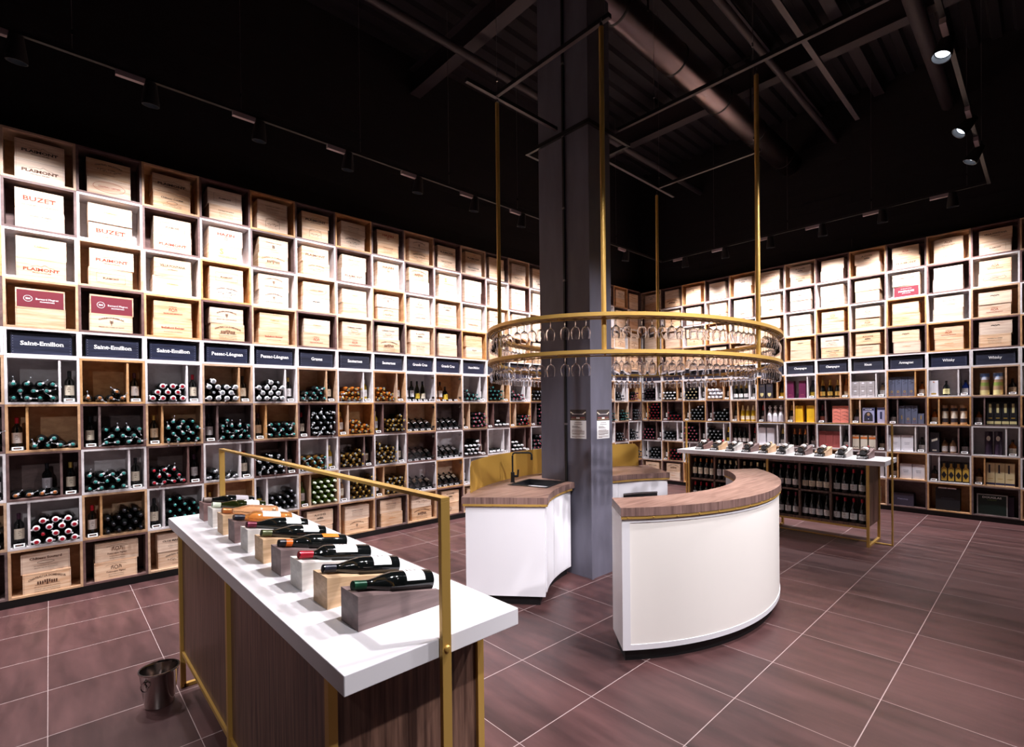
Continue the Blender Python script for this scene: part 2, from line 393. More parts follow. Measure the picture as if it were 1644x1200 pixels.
# ------------------------------------------------------------------ shelving on both walls
CW = 0.5052; SD = 0.28
ZR = [4.286, 3.8412, 3.3964, 2.9516, 2.5068, 2.254, 1.818, 1.382, 0.946, 0.51, 0.074]
LY0 = -0.6193 - 19 * CW
WL = T_(0, LY0, 0) @ Rz(PI / 2)          # local x = along the wall, local y = into the wall
WR = T_(-0.062, 0, 0)
NL, NR = 20, 13
def finish(c, r):
    e = c % 2 == 0
    return {0: ('oak', 'walnut'), 1: ('walnut', 'ash'), 2: ('ash', 'oak'), 3: ('oak', 'walnut'), 4: ('ash', 'ash'), 5: ('ash', 'oak'),
            6: ('oak', 'walnut'), 7: ('walnut', 'ash'), 8: ('ash', 'oak'), 9: ('oak', 'walnut')}[r][0 if e else 1]
FIN = {'oak': 'pale oak', 'ash': 'whitewashed ash', 'walnut': 'dark walnut'}
LCOL = {-1: 'left edge column', 0: 'first Saint-Emilion column', 1: 'second Saint-Emilion column', 2: 'third Saint-Emilion column',
        3: 'first Pessac-Léognan column', 4: 'second Pessac-Léognan column', 5: 'Graves column', 6: 'first Sauternes column', 7: 'second Sauternes column',
        8: 'first Grands Crus column', 9: 'second Grands Crus column', 10: 'Haut-Médoc column', 11: 'column after Haut-Médoc',
        12: 'second column after Haut-Médoc', 13: 'last column before the pillar', 14: 'column at the pillar edge', 15: 'middle column behind pillar', 16: 'far column behind pillar',
        17: 'left wall column right of pillar', 18: 'left wall column beside corner column', 19: 'left wall corner column'}
RCOL = {0: 'right wall corner column', 1: 'right wall, second column from corner', 2: 'right wall, third column from corner', 3: 'right wall, fourth column from corner',
        4: 'right wall, fifth column from corner', 5: 'column left of Champagne', 6: 'first Champagne column', 7: 'second Champagne column', 8: 'Rhum column', 9: 'Armagnac column',
        10: 'first Whisky column', 11: 'second Whisky column', 12: 'right edge column'}
ROWN = ['top row', 'second row', 'third row', 'fourth row', 'sign row', 'sixth row', 'seventh row', 'eighth row', 'ninth row', 'bottom row']
def colname(wall, c): return (LCOL if wall == 'L' else RCOL)[c]
def WT(wall): return WL if wall == 'L' else WR
GLASS = {8, 9}
def cube_type(wall, c, r):
    if r == 4: return 'sign'
    if r < 4: return 'crate'
    if r == 9: return 'base'
    if wall == 'L' and c in GLASS: return 'glass'
    return 'divR' if r in (5, 7) else 'divL'
_cube = {}
def cube_meshes(fin, typ):
    k = (fin, typ)
    if k in _cube: return _cube[k]
    h = {'crate': .4448, 'sign': .2528}.get(typ, .436); t = .0195; g = .0006
    m = MB()
    m.box(g, CW - g, 0, SD, g, t, fin).box(g, CW - g, 0, SD, h - t, h - g, fin).box(g, t, 0, SD, t, h - t, fin).box(CW - t, CW - g, 0, SD, t, h - t, fin)
    parts = [('case', m.mesh('case'))]
    parts.append(('back_panel', MB().box(t, CW - t, SD - .008, SD, t, h - t, fin).mesh('back_panel')))
    if typ in ('divR', 'divL'):
        x = .355 if typ == 'divR' else .132
        parts.append(('divider', MB().box(x, x + .0175, .004, SD - .008, t, h - t, fin).mesh('divider')))
    if typ == 'glass':
        parts.append(('glass_door', MB().box(t + .002, CW - t - .002, .004, .009, t + .002, h - t - .002, 'pane_glass').mesh('glass_door')))
        hm = MB()
        for zz in (.07, h - .07): hm.box(CW - t - .045, CW - t, .001, .012, zz - .016, zz + .016, 'chrome')
        parts.append(('door_hinge', hm.mesh('door_hinge')))
    _cube[k] = parts; return parts
stuffcubes = MB()
protoc = {}
for wall, cols in (('L', range(-1, NL)), ('R', range(NR))):
    for c in cols:
        for r in range(10):
            fin, typ = finish(c, r), cube_type(wall, c, r)
            T = WT(wall) @ T_(c * CW, 0, ZR[r + 1])
            if (wall == 'L' and c in (14, 15, 16)):
                parts = cube_meshes(fin, typ)
                for nm, me in parts:
                    sub = MB(); sub.mats = [mm.name for mm in me.materials]; sub.v = [tuple(v.co) for v in me.vertices]
                    sub.f = [tuple(p.vertices) for p in me.polygons]; sub.m = [p.material_index for p in me.polygons]
                    stuffcubes.add(sub, T)
                continue
            lab = f"{FIN[fin]} {'sign' if r == 4 else 'shelf'} cube, {ROWN[r]}, {colname(wall, c)}"
            e = thing('shelf_cube', lab, 'shelf cube', T, 'stacked shelf cubes on the left wall' if wall == 'L' else 'stacked shelf cubes on the right wall')
            for nm, me in cube_meshes(fin, typ):
                o = bpy.data.objects.new(nm, me); COL.objects.link(o); o.parent = e
tag(stuffcubes.obj('shelf_cube_stack'), 'block of stacked shelf cubes mostly hidden behind the grey pillar', 'shelving', kind='stuff')
# plinths and the corner filler
struct(MB().box(-.27, -.015, LY0 - CW, -.12, 0, .073, 'plinth_black').obj('baseboard_left'))
struct(MB().box(-.05, NR * CW - .062, .015, .27, 0, .073, 'plinth_black').obj('baseboard_right'))
struct(MB().box(-.30, -.066, -.108, .29, 0, 4.286, 'corner_post').obj('trim_1'))

# ------------------------------------------------------------------ signs
SIGNS = {'L': {-1: 'Saint-Emilion', 0: 'Saint-Emilion', 1: 'Saint-Emilion', 2: 'Saint-Emilion', 3: 'Pessac-Léognan', 4: 'Pessac-Léognan', 5: 'Graves', 6: 'Sauternes', 7: 'Sauternes',
               8: 'Grands Crus', 9: 'Grands Crus', 10: 'Haut-Médoc'},
         'R': {6: 'Champagne', 7: 'Champagne', 8: 'Rhum', 9: 'Armagnac', 10: 'Whisky', 11: 'Whisky'}}
sb = MB(); sb.box(-.205, .205, 0, .2, 0, .188, 'navy_wood')
for sx in (-.192, .192):
    for k in range(7): sb.box(sx - .0015, sx + .0015, -.001, .001, .02 + k * .0235, .023 + k * .0235, 'nail')
sb_me = sb.mesh('sign_box')
for wall, cols in (('L', range(-1, NL)), ('R', range(NR))):
    for c in cols:
        if wall == 'L' and c in (15, 16): continue
        s = SIGNS[wall].get(c)
        T = WT(wall) @ T_((c + .5) * CW + rnd.uniform(-.004, .004), .018, ZR[5] + .0195)
        wl = {'L': 'left', 'R': 'right'}[wall]
        lab = f"navy wooden sign box lettered in white, {colname(wall, c)}" if s else f"dark navy sign box, {colname(wall, c)}"
        e = thing('sign_box', lab, 'sign', T, 'navy sign boxes along the ' + wl + ' wall')
        o = bpy.data.objects.new('box', sb_me); COL.objects.link(o); o.parent = e
        if s:
            m = MB(); n = len(s); put_text(m, s, 0, .082, min(.33, .0215 * n + .01), .038, 'lettering_white', y=-.0015, bold=.024)
            l = m.obj('lettering', e); l['label'] = 'white lettering'

# ------------------------------------------------------------------ wine crates
def crate_mb(design, w=.335, h=.18, d=.25):
    m = MB(); m.box(-w / 2, w / 2, 0, d, 0, h, 'pine')
    m.box(-w / 2 - .0006, w / 2 + .0006, -.0006, d, h - .014, h - .0132, 'crate_gap')
    for sx in (-1, 1):
        m.box(sx * (w / 2 - .009) - .0005, sx * (w / 2 - .009) + .0005, -.0005, .001, 0.001, h - .001, 'crate_gap')
        for k in range(4): m.box(sx * (w / 2 - .0045) - .0015, sx * (w / 2 - .0045) + .0015, -.001, .001, .02 + k * .045, .023 + k * .045, 'nail')
    y = -.0012; s = w / .335; ink = 'ink'
    def emblem(cx, z, sc_, ink, kind=0):
        if kind == 0:      # castle
            for k in range(9): bar(m, cx + (k - 4) * .014 * sc_, z + (.006 if k in (3, 5) else 0) * sc_, .010 * sc_, (.024 + (.016 if k == 4 else 0)) * sc_, ink, y)
            bar(m, cx, z - .016 * sc_, .15 * sc_, .003, ink, y)
        elif kind == 1:    # two lions and a shield
            ring_mark(m, cx, z, .018 * sc_, .022 * sc_, .005, ink, y)
            for sg in (-1, 1):
                line_mark(m, [(cx + sg * .022 * sc_, z - .018 * sc_), (cx + sg * .032 * sc_, z + .004), (cx + sg * .026 * sc_, z + .02 * sc_), (cx + sg * .042 * sc_, z + .012 * sc_), (cx + sg * .044 * sc_, z - .018 * sc_)], .005, ink, y)
        elif kind == 2:    # tree / leaf
            line_mark(m, [(cx, z - .03 * sc_), (cx, z + .02 * sc_)], .004, ink, y)
            for q in (-1, 1):
                for k in range(3): line_mark(m, [(cx, z - .01 + k * .011), (cx + q * .014 * sc_, z + .002 + k * .011)], .004, ink, y)
        elif kind == 3:    # engraved landscape
            r2 = random.Random(5)
            for k in range(34):
                xx = cx + r2.uniform(-.075, .075) * sc_; zz = z + r2.uniform(-.018, .018) * sc_ * (1 - abs(xx - cx) / .1)
                line_mark(m, [(xx, zz), (xx + r2.uniform(-.014, .014), zz + r2.uniform(-.006, .008))], .0035, ink, y)
    def smalls(zs, ink, wd=.16):
        for k, z in enumerate(zs): put_text(m, ['MIS EN BOUTEILLE AU CHATEAU', 'GRAND VIN DE BORDEAUX', 'APPELLATION CONTROLEE'][k % 3], 0, z, wd * s, .0055, ink, y, 0.0)
    D = design
    if D == 'plaimont':
        put_text(m, 'PLAIMONT', 0, .072, .245 * s, .026, ink, y, .01); put_text(m, 'PRODUCTEURS', 0, .05, .125 * s, .010, ink, y, 0)
        line_mark(m, [(-.075, .106), (-.03, .12), (.0, .112), (.02, .13), (.05, .112), (.09, .104)], .0022, ink, y)
    elif D == 'plaimont_dark':
        put_text(m, 'PLAIMONT', 0, .072, .245 * s, .026, 'ink_dark', y, .01); put_text(m, 'PRODUCTEURS', 0, .05, .125 * s, .010, 'ink_dark', y, 0)
        line_mark(m, [(-.075, .106), (-.03, .12), (.0, .112), (.02, .13), (.05, .112), (.09, .104)], .0022, 'ink_dark', y)
    elif D == 'plaimont_red':
        put_text(m, 'PLAIMONT', 0, .066, .245 * s, .026, 'ink_red', y, .01); put_text(m, 'PRODUCTEURS', 0, .044, .125 * s, .010, 'ink_red', y, 0)
        line_mark(m, [(-.075, .1), (-.03, .114), (.0, .106), (.02, .124), (.05, .106), (.09, .098)], .0022, 'ink_red', y)
    elif D == 'plaimont_frame':
        put_text(m, 'PLAIMONT', 0, .074, .12 * s, .016, 'ink', y, .01)
        for z in (.04, .13): bar(m, 0, z, .22 * s, .0016, 'ink', y)
        for sx in (-.11, .11): bar(m, sx * s, .085, .0016, .09, 'ink', y)
    elif D == 'buzet':
        put_text(m, 'BUZET', 0, .078, .225 * s, .042, 'ink_red', y, .0); bar(m, 0, .064, .19 * s, .0016, 'ink_red', y)
        put_text(m, 'LES VIGNERONS DE BUZET', 0, .035, .26 * s, .008, 'ink_red', y, 0)
    elif D == 'magrez':
        m.box(-w / 2 + .01, w / 2 - .01, -.001, 0, .004, h - .016, 'burgundy_paint')
        ring_mark(m, -.085 * s, .085, .03, .03, .003, 'lettering_white', -.0022); put_text(m, 'BM', -.085 * s, .076, .03, .018, 'lettering_white', -.0022, .01)
        put_text(m, 'Bernard Magrez', .045 * s, .078, .155 * s, .018, 'lettering_white', -.0022, .0); put_text(m, 'PROPRIETAIRE', .045 * s, .055, .1 * s, .010, 'lettering_white', -.0022, .02)
    elif D == 'fombrauge':
        m.box(-w / 2 + .01, w / 2 - .01, -.001, 0, .004, h - .016, 'burgundy_paint')
        put_text(m, 'FOMBRAUGE', 0, .075, .2 * s, .028, 'lettering_white', -.0022, .01); put_text(m, 'SAINT-EMILION', 0, .05, .11 * s, .010, 'lettering_white', -.0022, .0)
        put_text(m, 'GRAND CRU CLASSE', 0, .125, .14 * s, .009, 'lettering_white', -.0022, .0)
    elif D == 'balestard':
        put_text(m, 'CHATEAU BALESTARD', 0, .115, .21 * s, .015, 'ink_dark', y, .01, arc=.02); emblem(0, .085, 1.1, 'ink_dark', 3); smalls((.035,), 'ink_dark', .09)
    elif D == 'oval':
        ring_mark(m, 0, .088, .125 * s, .055, .003, 'ink_red', y, 28); put_text(m, 'CHATEAU CERTAN', 0, .08, .17 * s, .015, 'ink_red', y, .0)
    elif D == 'script':
        put_text(m, 'Château Coutet', 0, .11, .2 * s, .018, 'ink_dark', y, .0); ring_mark(m, 0, .075, .05, .018, .003, ink, y); smalls((.045, .03), ink, .17)
    elif D == 'bazin':
        put_text(m, 'HAZIN', 0, .105, .17 * s, .028, 'ink_red', y, .015); ring_mark(m, 0, .075, .016, .02, .006, 'ink_red', y); smalls((.035,), 'ink_red', .14)
    elif D == 'orange_s':
        put_text(m, 'S', -.04, .075, .04, .06, 'ink_orange', y, .02); put_text(m, 'VIGNERONS', .02, .035, .19 * s, .02, 'ink_orange', y, .0)
    elif D == 'bmark':
        put_text(m, 'Château Clinet', 0, .13, .18 * s, .012, 'ink_dark', y, .0); put_text(m, 'B', 0, .075, .03, .035, 'ink_dark', y, .02); put_text(m, 'LATOUR', 0, .052, .07, .009, 'ink_dark', y, .0); smalls((.03,), ink, .12)
    elif D == 'archbox':
        for sx in (-1, 1): line_mark(m, [(sx * .075, .04), (sx * .075, .12), (sx * .05, .125)], .003, ink, y)
        put_text(m, 'CHATEAU LATOUR', 0, .13, .15 * s, .011, ink, y, .0, arc=.01); emblem(0, .08, .7, ink, 3); smalls((.035,), ink, .1)
    elif D == 'villa':
        put_text(m, 'VILLA FONTANA', 0, .1, .23 * s, .022, 'ink_dark', y, .01); put_text(m, 'DOMAINE', 0, .07, .09 * s, .01, ink, y, .0)
    elif D == 'tree':
        put_text(m, 'CARBONNIEUX', 0, .115, .2 * s, .014, 'ink', y, .01, arc=.025); emblem(0, .095, 1, 'ink', 2); put_text(m, 'GRAND CRU CLASSE DE GRAVES', 0, .045, .2 * s, .009, 'ink', y, .0)
    elif D == 'castle':
        put_text(m, 'CHATEAU LA DOMINIQUE', 0, .112, .26 * s, .017, ink, y, .01, arc=.028); emblem(0, .09, 1.15, ink, 0); smalls((.05, .03, .012), ink, .18)
    elif D == 'soutard':
        put_text(m, 'Château Soutard', 0, .125, .22 * s, .022, ink, y, .015); ring_mark(m, 0, .095, .06, .014, .004, ink, y); smalls((.06, .04), ink, .16)
    elif D == 'shield':
        ring_mark(m, 0, .135, .085 * s, .02, .0025, ink, y, 16, .2, PI - .2); emblem(0, .118, .9, ink, 1); put_text(m, 'Fonroque Figeac', 0, .07, .15 * s, .014, ink, y, .01); smalls((.045, .025), ink, .12)
    elif D == 'closm':
        put_text(m, 'CLOS MARSALETTE', 0, .1, .25 * s, .018, 'ink_dark', y, .01); bar(m, 0, .085, .2, .0015, 'ink_dark', y); smalls((.05,), ink, .16)
    elif D == 'belloy':
        put_text(m, 'Bellefont Belcier', 0, .08, .2 * s, .02, 'ink_red', y, .0); smalls((.045,), ink, .16)
    elif D == 'redlogo':
        put_text(m, 'Château', 0, .125, .07, .01, 'ink_red', y, 0); emblem(0, .095, .8, 'ink_red', 1); put_text(m, 'TROPLONG MONDOT', 0, .05, .17, .013, 'ink_red', y, 0)
    elif D == 'eagle':
        line_mark(m, [(-.045, .12), (-.03, .13), (-.01, .122), (0, .13), (.01, .122), (.03, .13), (.045, .12)], .008, 'ink_dark', y); line_mark(m, [(-.02, .12), (0, .1), (.02, .12)], .002, 'ink_dark', y)
    elif D == 'compass':
        for k in range(8):
            a = k * PI / 4; line_mark(m, [(.012 * math.cos(a), .08 + .012 * math.sin(a)), (.04 * math.cos(a), .08 + .04 * math.sin(a))], .007, ink, y)
        m.box(-.115, -.09, -.001, 0, .075, .1, 'paper_white')
    elif D == 'swirl':
        line_mark(m, [(-.12, .09), (-.1, .12), (-.05, .11), (0, .125), (.05, .11), (.1, .12), (.12, .09), (.09, .07), (.04, .08), (0, .06), (-.05, .08), (-.1, .07), (-.12, .09)], .003, 'ink_red', y); put_text(m, 'LAFITE', 0, .09, .08, .012, 'ink_red', y, 0)
    elif D == 'acote':
        put_text(m, 'A.COTE', 0, .12, .15, .02, 'ink_dark', y, 0); emblem(0, .09, .6, 'ink_dark', 0); smalls((.05,), 'ink_dark', .13)
    elif D == 'smalltext':
        put_text(m, 'CHATEAU LA GARDE', 0, .115, .16 * s, .011, 'ink_dark', y, .0); smalls((.09, .07, .05), ink, .14)
    elif D == 'faint':
        put_text(m, 'Château', 0, .1, .1, .014, 'ink_orange', y, 0); bar(m, 0, .075, .18, .001, 'ink_orange', y)
    return m
DES = ['plaimont', 'plaimont_dark', 'plaimont_red', 'plaimont_frame', 'buzet', 'magrez', 'fombrauge', 'balestard', 'oval', 'script', 'bazin', 'orange_s', 'bmark', 'archbox', 'villa', 'tree',
       'castle', 'soutard', 'shield', 'closm', 'belloy', 'redlogo', 'eagle', 'compass', 'swirl', 'acote', 'smalltext', 'faint', 'blank']
DESC = {'plaimont': 'mountain-line', 'plaimont_dark': 'dark mountain-line', 'plaimont_red': 'red mountain-line', 'plaimont_frame': 'framed-name', 'buzet': 'large red capitals', 'magrez': 'burgundy-fronted',
        'fombrauge': 'burgundy-fronted', 'balestard': 'engraved landscape', 'oval': 'oval-stamped', 'script': 'script-lettered', 'bazin': 'red-crested', 'orange_s': 'orange-lettered', 'bmark': 'single-initial',
        'archbox': 'arch-stamped', 'villa': 'dark capitals', 'tree': 'arched-name', 'castle': 'castle-stamped', 'soutard': 'old-style lettered', 'shield': 'shield-stamped', 'closm': 'underlined-name',
        'belloy': 'red script', 'redlogo': 'red-shield', 'eagle': 'dark eagle', 'compass': 'star-stamped', 'swirl': 'swirl-stamped', 'acote': 'small castle', 'smalltext': 'small-print', 'faint': 'faintly printed', 'blank': 'plain'}
LC = {(-1, 0): ('script', 'plaimont'), (-1, 1): ('faint', 'blank'), (-1, 2): ('buzet', 'plaimont'), (-1, 3): ('tree', 'castle'),
      (0, 0): ('plaimont_dark', 'plaimont'), (0, 1): ('buzet', 'smalltext'), (0, 2): ('faint', 'plaimont_red'), (0, 3): ('magrez', 'blank'),
      (1, 0): ('balestard', 'oval'), (1, 1): ('faint', 'buzet'), (1, 2): ('plaimont_red', 'plaimont_frame'), (1, 3): ('magrez', 'tree'),
      (2, 0): ('plaimont_dark', 'script'), (2, 1): ('plaimont_frame', 'plaimont_red'), (2, 2): ('villa', 'faint'), (2, 3): ('redlogo', 'belloy'),
      (3, 0): ('plaimont_frame', 'smalltext'), (3, 1): ('bazin', 'orange_s'), (3, 2): ('plaimont_frame', 'balestard'), (3, 3): ('tree', 'castle'),
      (4, 0): ('smalltext', 'archbox'), (4, 1): ('bmark', 'castle'), (4, 2): ('tree', 'tree'), (4, 3): ('faint', 'belloy'),
      (5, 0): ('plaimont_dark', 'archbox'), (5, 1): ('plaimont', 'balestard'), (5, 2): ('oval', 'eagle'), (5, 3): ('faint', 'redlogo'),
      (6, 0): ('smalltext', 'balestard'), (6, 1): ('smalltext', 'plaimont'), (6, 2): ('faint', 'faint'), (6, 3): ('script', 'redlogo'),
      (7, 0): ('bazin', 'smalltext'), (7, 1): ('bazin', 'faint'), (7, 2): ('tree', 'archbox'), (7, 3): ('script', 'castle'),
      (8, 0): ('tree', 'balestard'), (8, 1): ('castle', 'faint'), (8, 2): ('redlogo', 'oval'), (8, 3): ('acote', 'smalltext'),
      (9, 0): ('plaimont_dark', 'script'), (9, 1): ('orange_s', 'faint'), (9, 2): ('acote', 'faint'), (9, 3): ('eagle', 'blank'),
      (10, 0): ('plaimont_dark', 'villa'), (10, 1): ('smalltext', 'faint'), (10, 2): ('blank', 'belloy'), (10, 3): ('faint', 'eagle'),
      (0, 9): ('soutard', 'castle'), (1, 9): ('shield', 'shield'), (2, 9): ('closm', 'balestard'), (3, 9): ('tree', 'smalltext'), (4, 9): ('castle', 'faint'), (5, 9): ('acote', 'smalltext'), (6, 9): ('smalltext', 'tree'),
      (7, 9): ('smalltext', 'faint'), (8, 9): ('balestard', 'castle'), (9, 9): ('acote', 'compass'), (10, 9): ('acote', 'faint')}
RC = {(6, 0): ('acote', 'acote'), (6, 1): ('acote', 'faint'), (6, 2): ('blank', 'redlogo'), (6, 3): ('eagle', 'blank'),
      (7, 0): ('blank', 'redlogo'), (7, 1): ('faint', 'acote'), (7, 2): ('redlogo', 'blank'), (7, 3): ('script', 'script'),
      (8, 0): ('acote', 'faint'), (8, 1): ('blank', 'blank'), (8, 2): ('redlogo', 'redlogo'), (8, 3): ('acote', 'smalltext'),
      (9, 0): ('redlogo', 'plaimont'), (9, 1): ('script', 'fombrauge'), (9, 2): ('faint', 'faint'), (9, 3): ('eagle', 'faint'),
      (10, 0): ('shield', 'oval'), (10, 1): ('faint', 'blank'), (10, 2): ('smalltext', 'blank'), (10, 3): ('redlogo', 'faint'),
      (11, 0): ('villa', 'plaimont_frame'), (11, 1): ('redlogo', 'swirl'), (11, 2): ('eagle', 'redlogo'), (11, 3): ('eagle', 'smalltext')}
_cr = {}
def crate_mesh(d):
    if d not in _cr: _cr[d] = crate_mb(d).mesh('wine_crate')
    return _cr[d]
far_pool = ['smalltext', 'faint', 'redlogo', 'acote', 'tree', 'oval', 'blank', 'script', 'castle']
seen_lab = set()
for wall, cols in (('L', range(-1, NL)), ('R', range(NR))):
    for c in cols:
        for r in (0, 1, 2, 3, 9):
            if wall == 'L' and c in (15, 16): continue
            if wall == 'R' and r == 9 and c >= 2: continue
            if wall == 'L' and r == 9 and c > 13: continue
            two = (LC if wall == 'L' else RC).get((c, r)) or (rnd.choice(far_pool), rnd.choice(far_pool))
            oy = rnd.uniform(.002, .012); z = ZR[r + 1] + .0197
            for k, d in ((0, two[1]), (1, two[0])):
                sx, sz = rnd.uniform(.97, 1.02), rnd.uniform(.94, 1.03)
                if r == 0: sz *= .98
                T = WT(wall) @ T_((c + .5) * CW + rnd.uniform(-.008, .008), oy + rnd.uniform(0, .01), z) @ Rz(rnd.uniform(-.012, .012)) @ Matrix.Diagonal((sx, 1, sz, 1))
                z += .18 * sz + .0006
                lab = f"{DESC[d]} pine wine crate, {'upper' if k else 'lower'} of pair, {ROWN[r]}, {colname(wall, c)}"
                o = bpy.data.objects.new('wine_crate', crate_mesh(d)); COL.objects.link(o); o.matrix_world = T
                tag(o, lab, 'crate', 'wooden wine crates on the %s wall shelves' % ('left' if wall == 'L' else 'right'))

# ------------------------------------------------------------------ bottles
PROF = {
 'bordeaux': [(0, .006), (.028, .0), (.0355, .002), (.037, .008), (.037, .188), (.0345, .203), (.026, .217), (.0165, .229), (.0142, .242), (.0140, .298)],
 'burgundy': [(0, .006), (.03, .0), (.038, .002), (.0395, .009), (.0395, .142), (.037, .165), (.0295, .194), (.0205, .220), (.0155, .243), (.0145, .298)],
 'champagne': [(0, .006), (.033, .0), (.0405, .002), (.0425, .010), (.0425, .142), (.0405, .168), (.033, .200), (.0225, .230), (.0165, .262), (.0155, .306)],
 'spirit': [(0, .004), (.036, .0), (.041, .003), (.042, .01), (.042, .12), (.037, .145), (.02, .165), (.014, .18), (.014, .225)],
}
_bp = {}
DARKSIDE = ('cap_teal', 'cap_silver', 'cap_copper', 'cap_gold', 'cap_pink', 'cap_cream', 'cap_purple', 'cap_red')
def bottle_part(kind, part, matn, n=14):
    k = (kind, part, matn, n)
    if k in _bp: return _bp[k]
    P = PROF[kind]; rn = P[-1][0]; top = P[-1][1]; rb = max(p[0] for p in P)
    m = MB()
    if part == 'bottle_body': m.lathe(P, n, matn)
    elif part == 'capsule':
        if kind == 'champagne':
            m.lathe([(.0305, .2105), (.024, .2285), (.018, .262), (.0172, .285), (.019, .288), (.019, .306), (.015, .3125), (0, .313)], n, matn)
        else:
            h = .055 if kind != 'spirit' else .03
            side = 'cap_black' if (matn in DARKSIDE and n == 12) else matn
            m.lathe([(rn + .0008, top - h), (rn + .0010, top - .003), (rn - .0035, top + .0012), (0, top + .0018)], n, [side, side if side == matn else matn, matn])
    elif part == 'label':
        z0, z1 = {'bordeaux': (.065, .16), 'burgundy': (.04, .115), 'champagne': (.035, .105), 'spirit': (.025, .105)}[kind]
        o = []; a0 = math.radians(70); nn = 10
        pts = [((rb + .0006) * math.cos(-PI / 2 + a0 * (2 * k / nn - 1)), (rb + .0006) * math.sin(-PI / 2 + a0 * (2 * k / nn - 1)), z) for z in (z0, z1) for k in range(nn + 1)]
        m.poly(pts, [(k, k + 1, k + nn + 2, k + nn + 1) for k in range(nn)], matn)
        y = -(rb + .0016); zc = (z0 + z1) / 2
        for dz, ww in ((.022, .018), (.008, .026), (-.012, .014)):
            m.poly([(-ww / 2, y + .0002, zc + dz), (ww / 2, y + .0002, zc + dz), (ww / 2, y + .0002, zc + dz + .0035), (-ww / 2, y + .0002, zc + dz + .0035)], [(0, 1, 2, 3)], 'ink')
    elif part == 'neck_clip':     # anti-theft pin clipped round the neck
        m.lathe([(.0185, top - .022), (.0185, top - .016)], 10, 'cap_silver')
        m.tube([(.018, 0, top - .018), (.062, .008, top - .010)], .0018, 'cap_silver', 5)
        m.lathe([(0, -.006), (.0055, -.003), (.0055, .003), (0, .006)], 8, 'cap_silver', T_(.062, .008, top - .010))
        m.box(.012, .03, -.008, .008, top - .024, top - .008, 'cap_white')
    elif part == 'neck_collar':   # white plastic collar
        m.lathe([(.0165, top - .02), (.026, top - .018), (.027, top - .008), (.020, top + .002), (.016, top + .003)], 12, 'cap_white')
        m.box(.026, .040, -.006, .006, top - .018, top - .006, 'cap_white')
        m.lathe([(.0158, top - .002), (.0158, top + .006), (0, top + .007)], 10, matn)
    elif part == 'gift_cap':
        m.lathe([(.0172, top - .03), (.0185, top + .006), (.012, top + .012), (0, top + .013)], 10, matn)
    elif part == 'neck_band':
        m.lathe([(rn + .0014, top - .062), (rn + .0014, top - .03)], n, matn)
    me = m.mesh(part, smooth=True); _bp[k] = me; return me
def make_bottle(name, T, label, group, kind='bordeaux', glass='bottle_dark', cap='cap_black', lab=None, extra=(), n=14, cat='bottle'):
    e = thing(name, label, cat, T, group)
    parts = [('bottle_body', glass), ('capsule', cap)] + ([('label', lab)] if lab else []) + [(x, cap) for x in extra]
    for p, mn in parts:
        me = bottle_part(kind, p, mn, n)
        o = bpy.data.objects.new({'label': 'paper_label'}.get(p, p), me); COL.objects.link(o); o.parent = e
    return e
# compartments of lying bottles: (wall, col, row): (count, cap, glass, extra, kind)
tl = ('cap_teal', 'bottle_dark', 'neck_clip', 'bordeaux')
LB = {}
def L_(c, r, n, cap, glass='bottle_dark', ex='neck_clip', kind='bordeaux', wall='L'): LB[(wall, c, r)] = (n, 'cap_' + cap, glass, ex, kind)
L_(-1, 5, 11, 'teal'); L_(-1, 6, 9, 'teal'); L_(-1, 7, 8, 'copper'); L_(-1, 8, 12, 'red')
L_(0, 5, 11, 'teal'); L_(1, 5, 5, 'copper'); L_(2, 5, 10, 'red', ex='neck_collar'); L_(3, 5, 12, 'silver', ex='neck_collar'); L_(4, 5, 13, 'silver', ex='neck_collar')
L_(5, 5, 9, 'teal'); L_(6, 5, 10, 'gold', 'bottle_amber'); L_(7, 5, 9, 'gold', 'bottle_amber'); L_(10, 5, 8, 'teal'); L_(11, 5, 12, 'teal', ex=None); L_(12, 5, 8, 'pink'); L_(13, 5, 10, 'silver', ex=None)
L_(0, 6, 6, 'teal'); L_(1, 6, 11, 'teal'); L_(2, 6, 14, 'teal'); L_(3, 6, 12, 'teal'); L_(4, 6, 11, 'teal'); L_(5, 6, 18, 'silver'); L_(6, 6, 9, 'gold', 'bottle_amber'); L_(7, 6, 12, 'gold', 'bottle_gold')
L_(10, 6, 14, 'pink'); L_(11, 6, 5, 'white', ex=None); L_(12, 6, 10, 'red'); L_(13, 6, 20, 'pink', ex=None)
L_(0, 7, 4, 'copper'); L_(1, 7, 11, 'teal'); L_(2, 7, 10, 'red'); L_(3, 7, 5, 'silver'); L_(4, 7, 13, 'silver'); L_(5, 7, 11, 'teal', 'bottle_gold'); L_(6, 7, 12, 'gold', 'bottle_gold'); L_(7, 7, 15, 'gold', 'bottle_gold')
L_(10, 7, 12, 'white'); L_(11, 7, 4, 'white', ex=None); L_(12, 7, 9, 'white', ex=None); L_(13, 7, 13, 'pink', ex='neck_clip')
L_(0, 8, 14, 'red', ex='neck_collar'); L_(1, 8, 13, 'black', ex=None); L_(2, 8, 16, 'teal', ex=None); L_(3, 8, 5, 'silver', ex=None); L_(4, 8, 12, 'silver', ex=None); L_(5, 8, 18, 'mint', 'bottle_green', None); L_(6, 8, 15, 'gold', 'bottle_gold', None)
L_(7, 8, 14, 'gold', 'bottle_gold'); L_(10, 8, 9, 'teal', ex=None); L_(11, 8, 9, 'teal', ex=None)
for c, a in ((17, ('teal', 'teal', 'teal', 'silver')), (18, ('silver', 'teal', 'silver', 'silver')), (19, ('pink', 'silver', 'silver', 'silver'))):
    for r, k in zip((5, 6, 7, 8), a): L_(c, r, 9 + (c * r) % 5, k, ex=None)
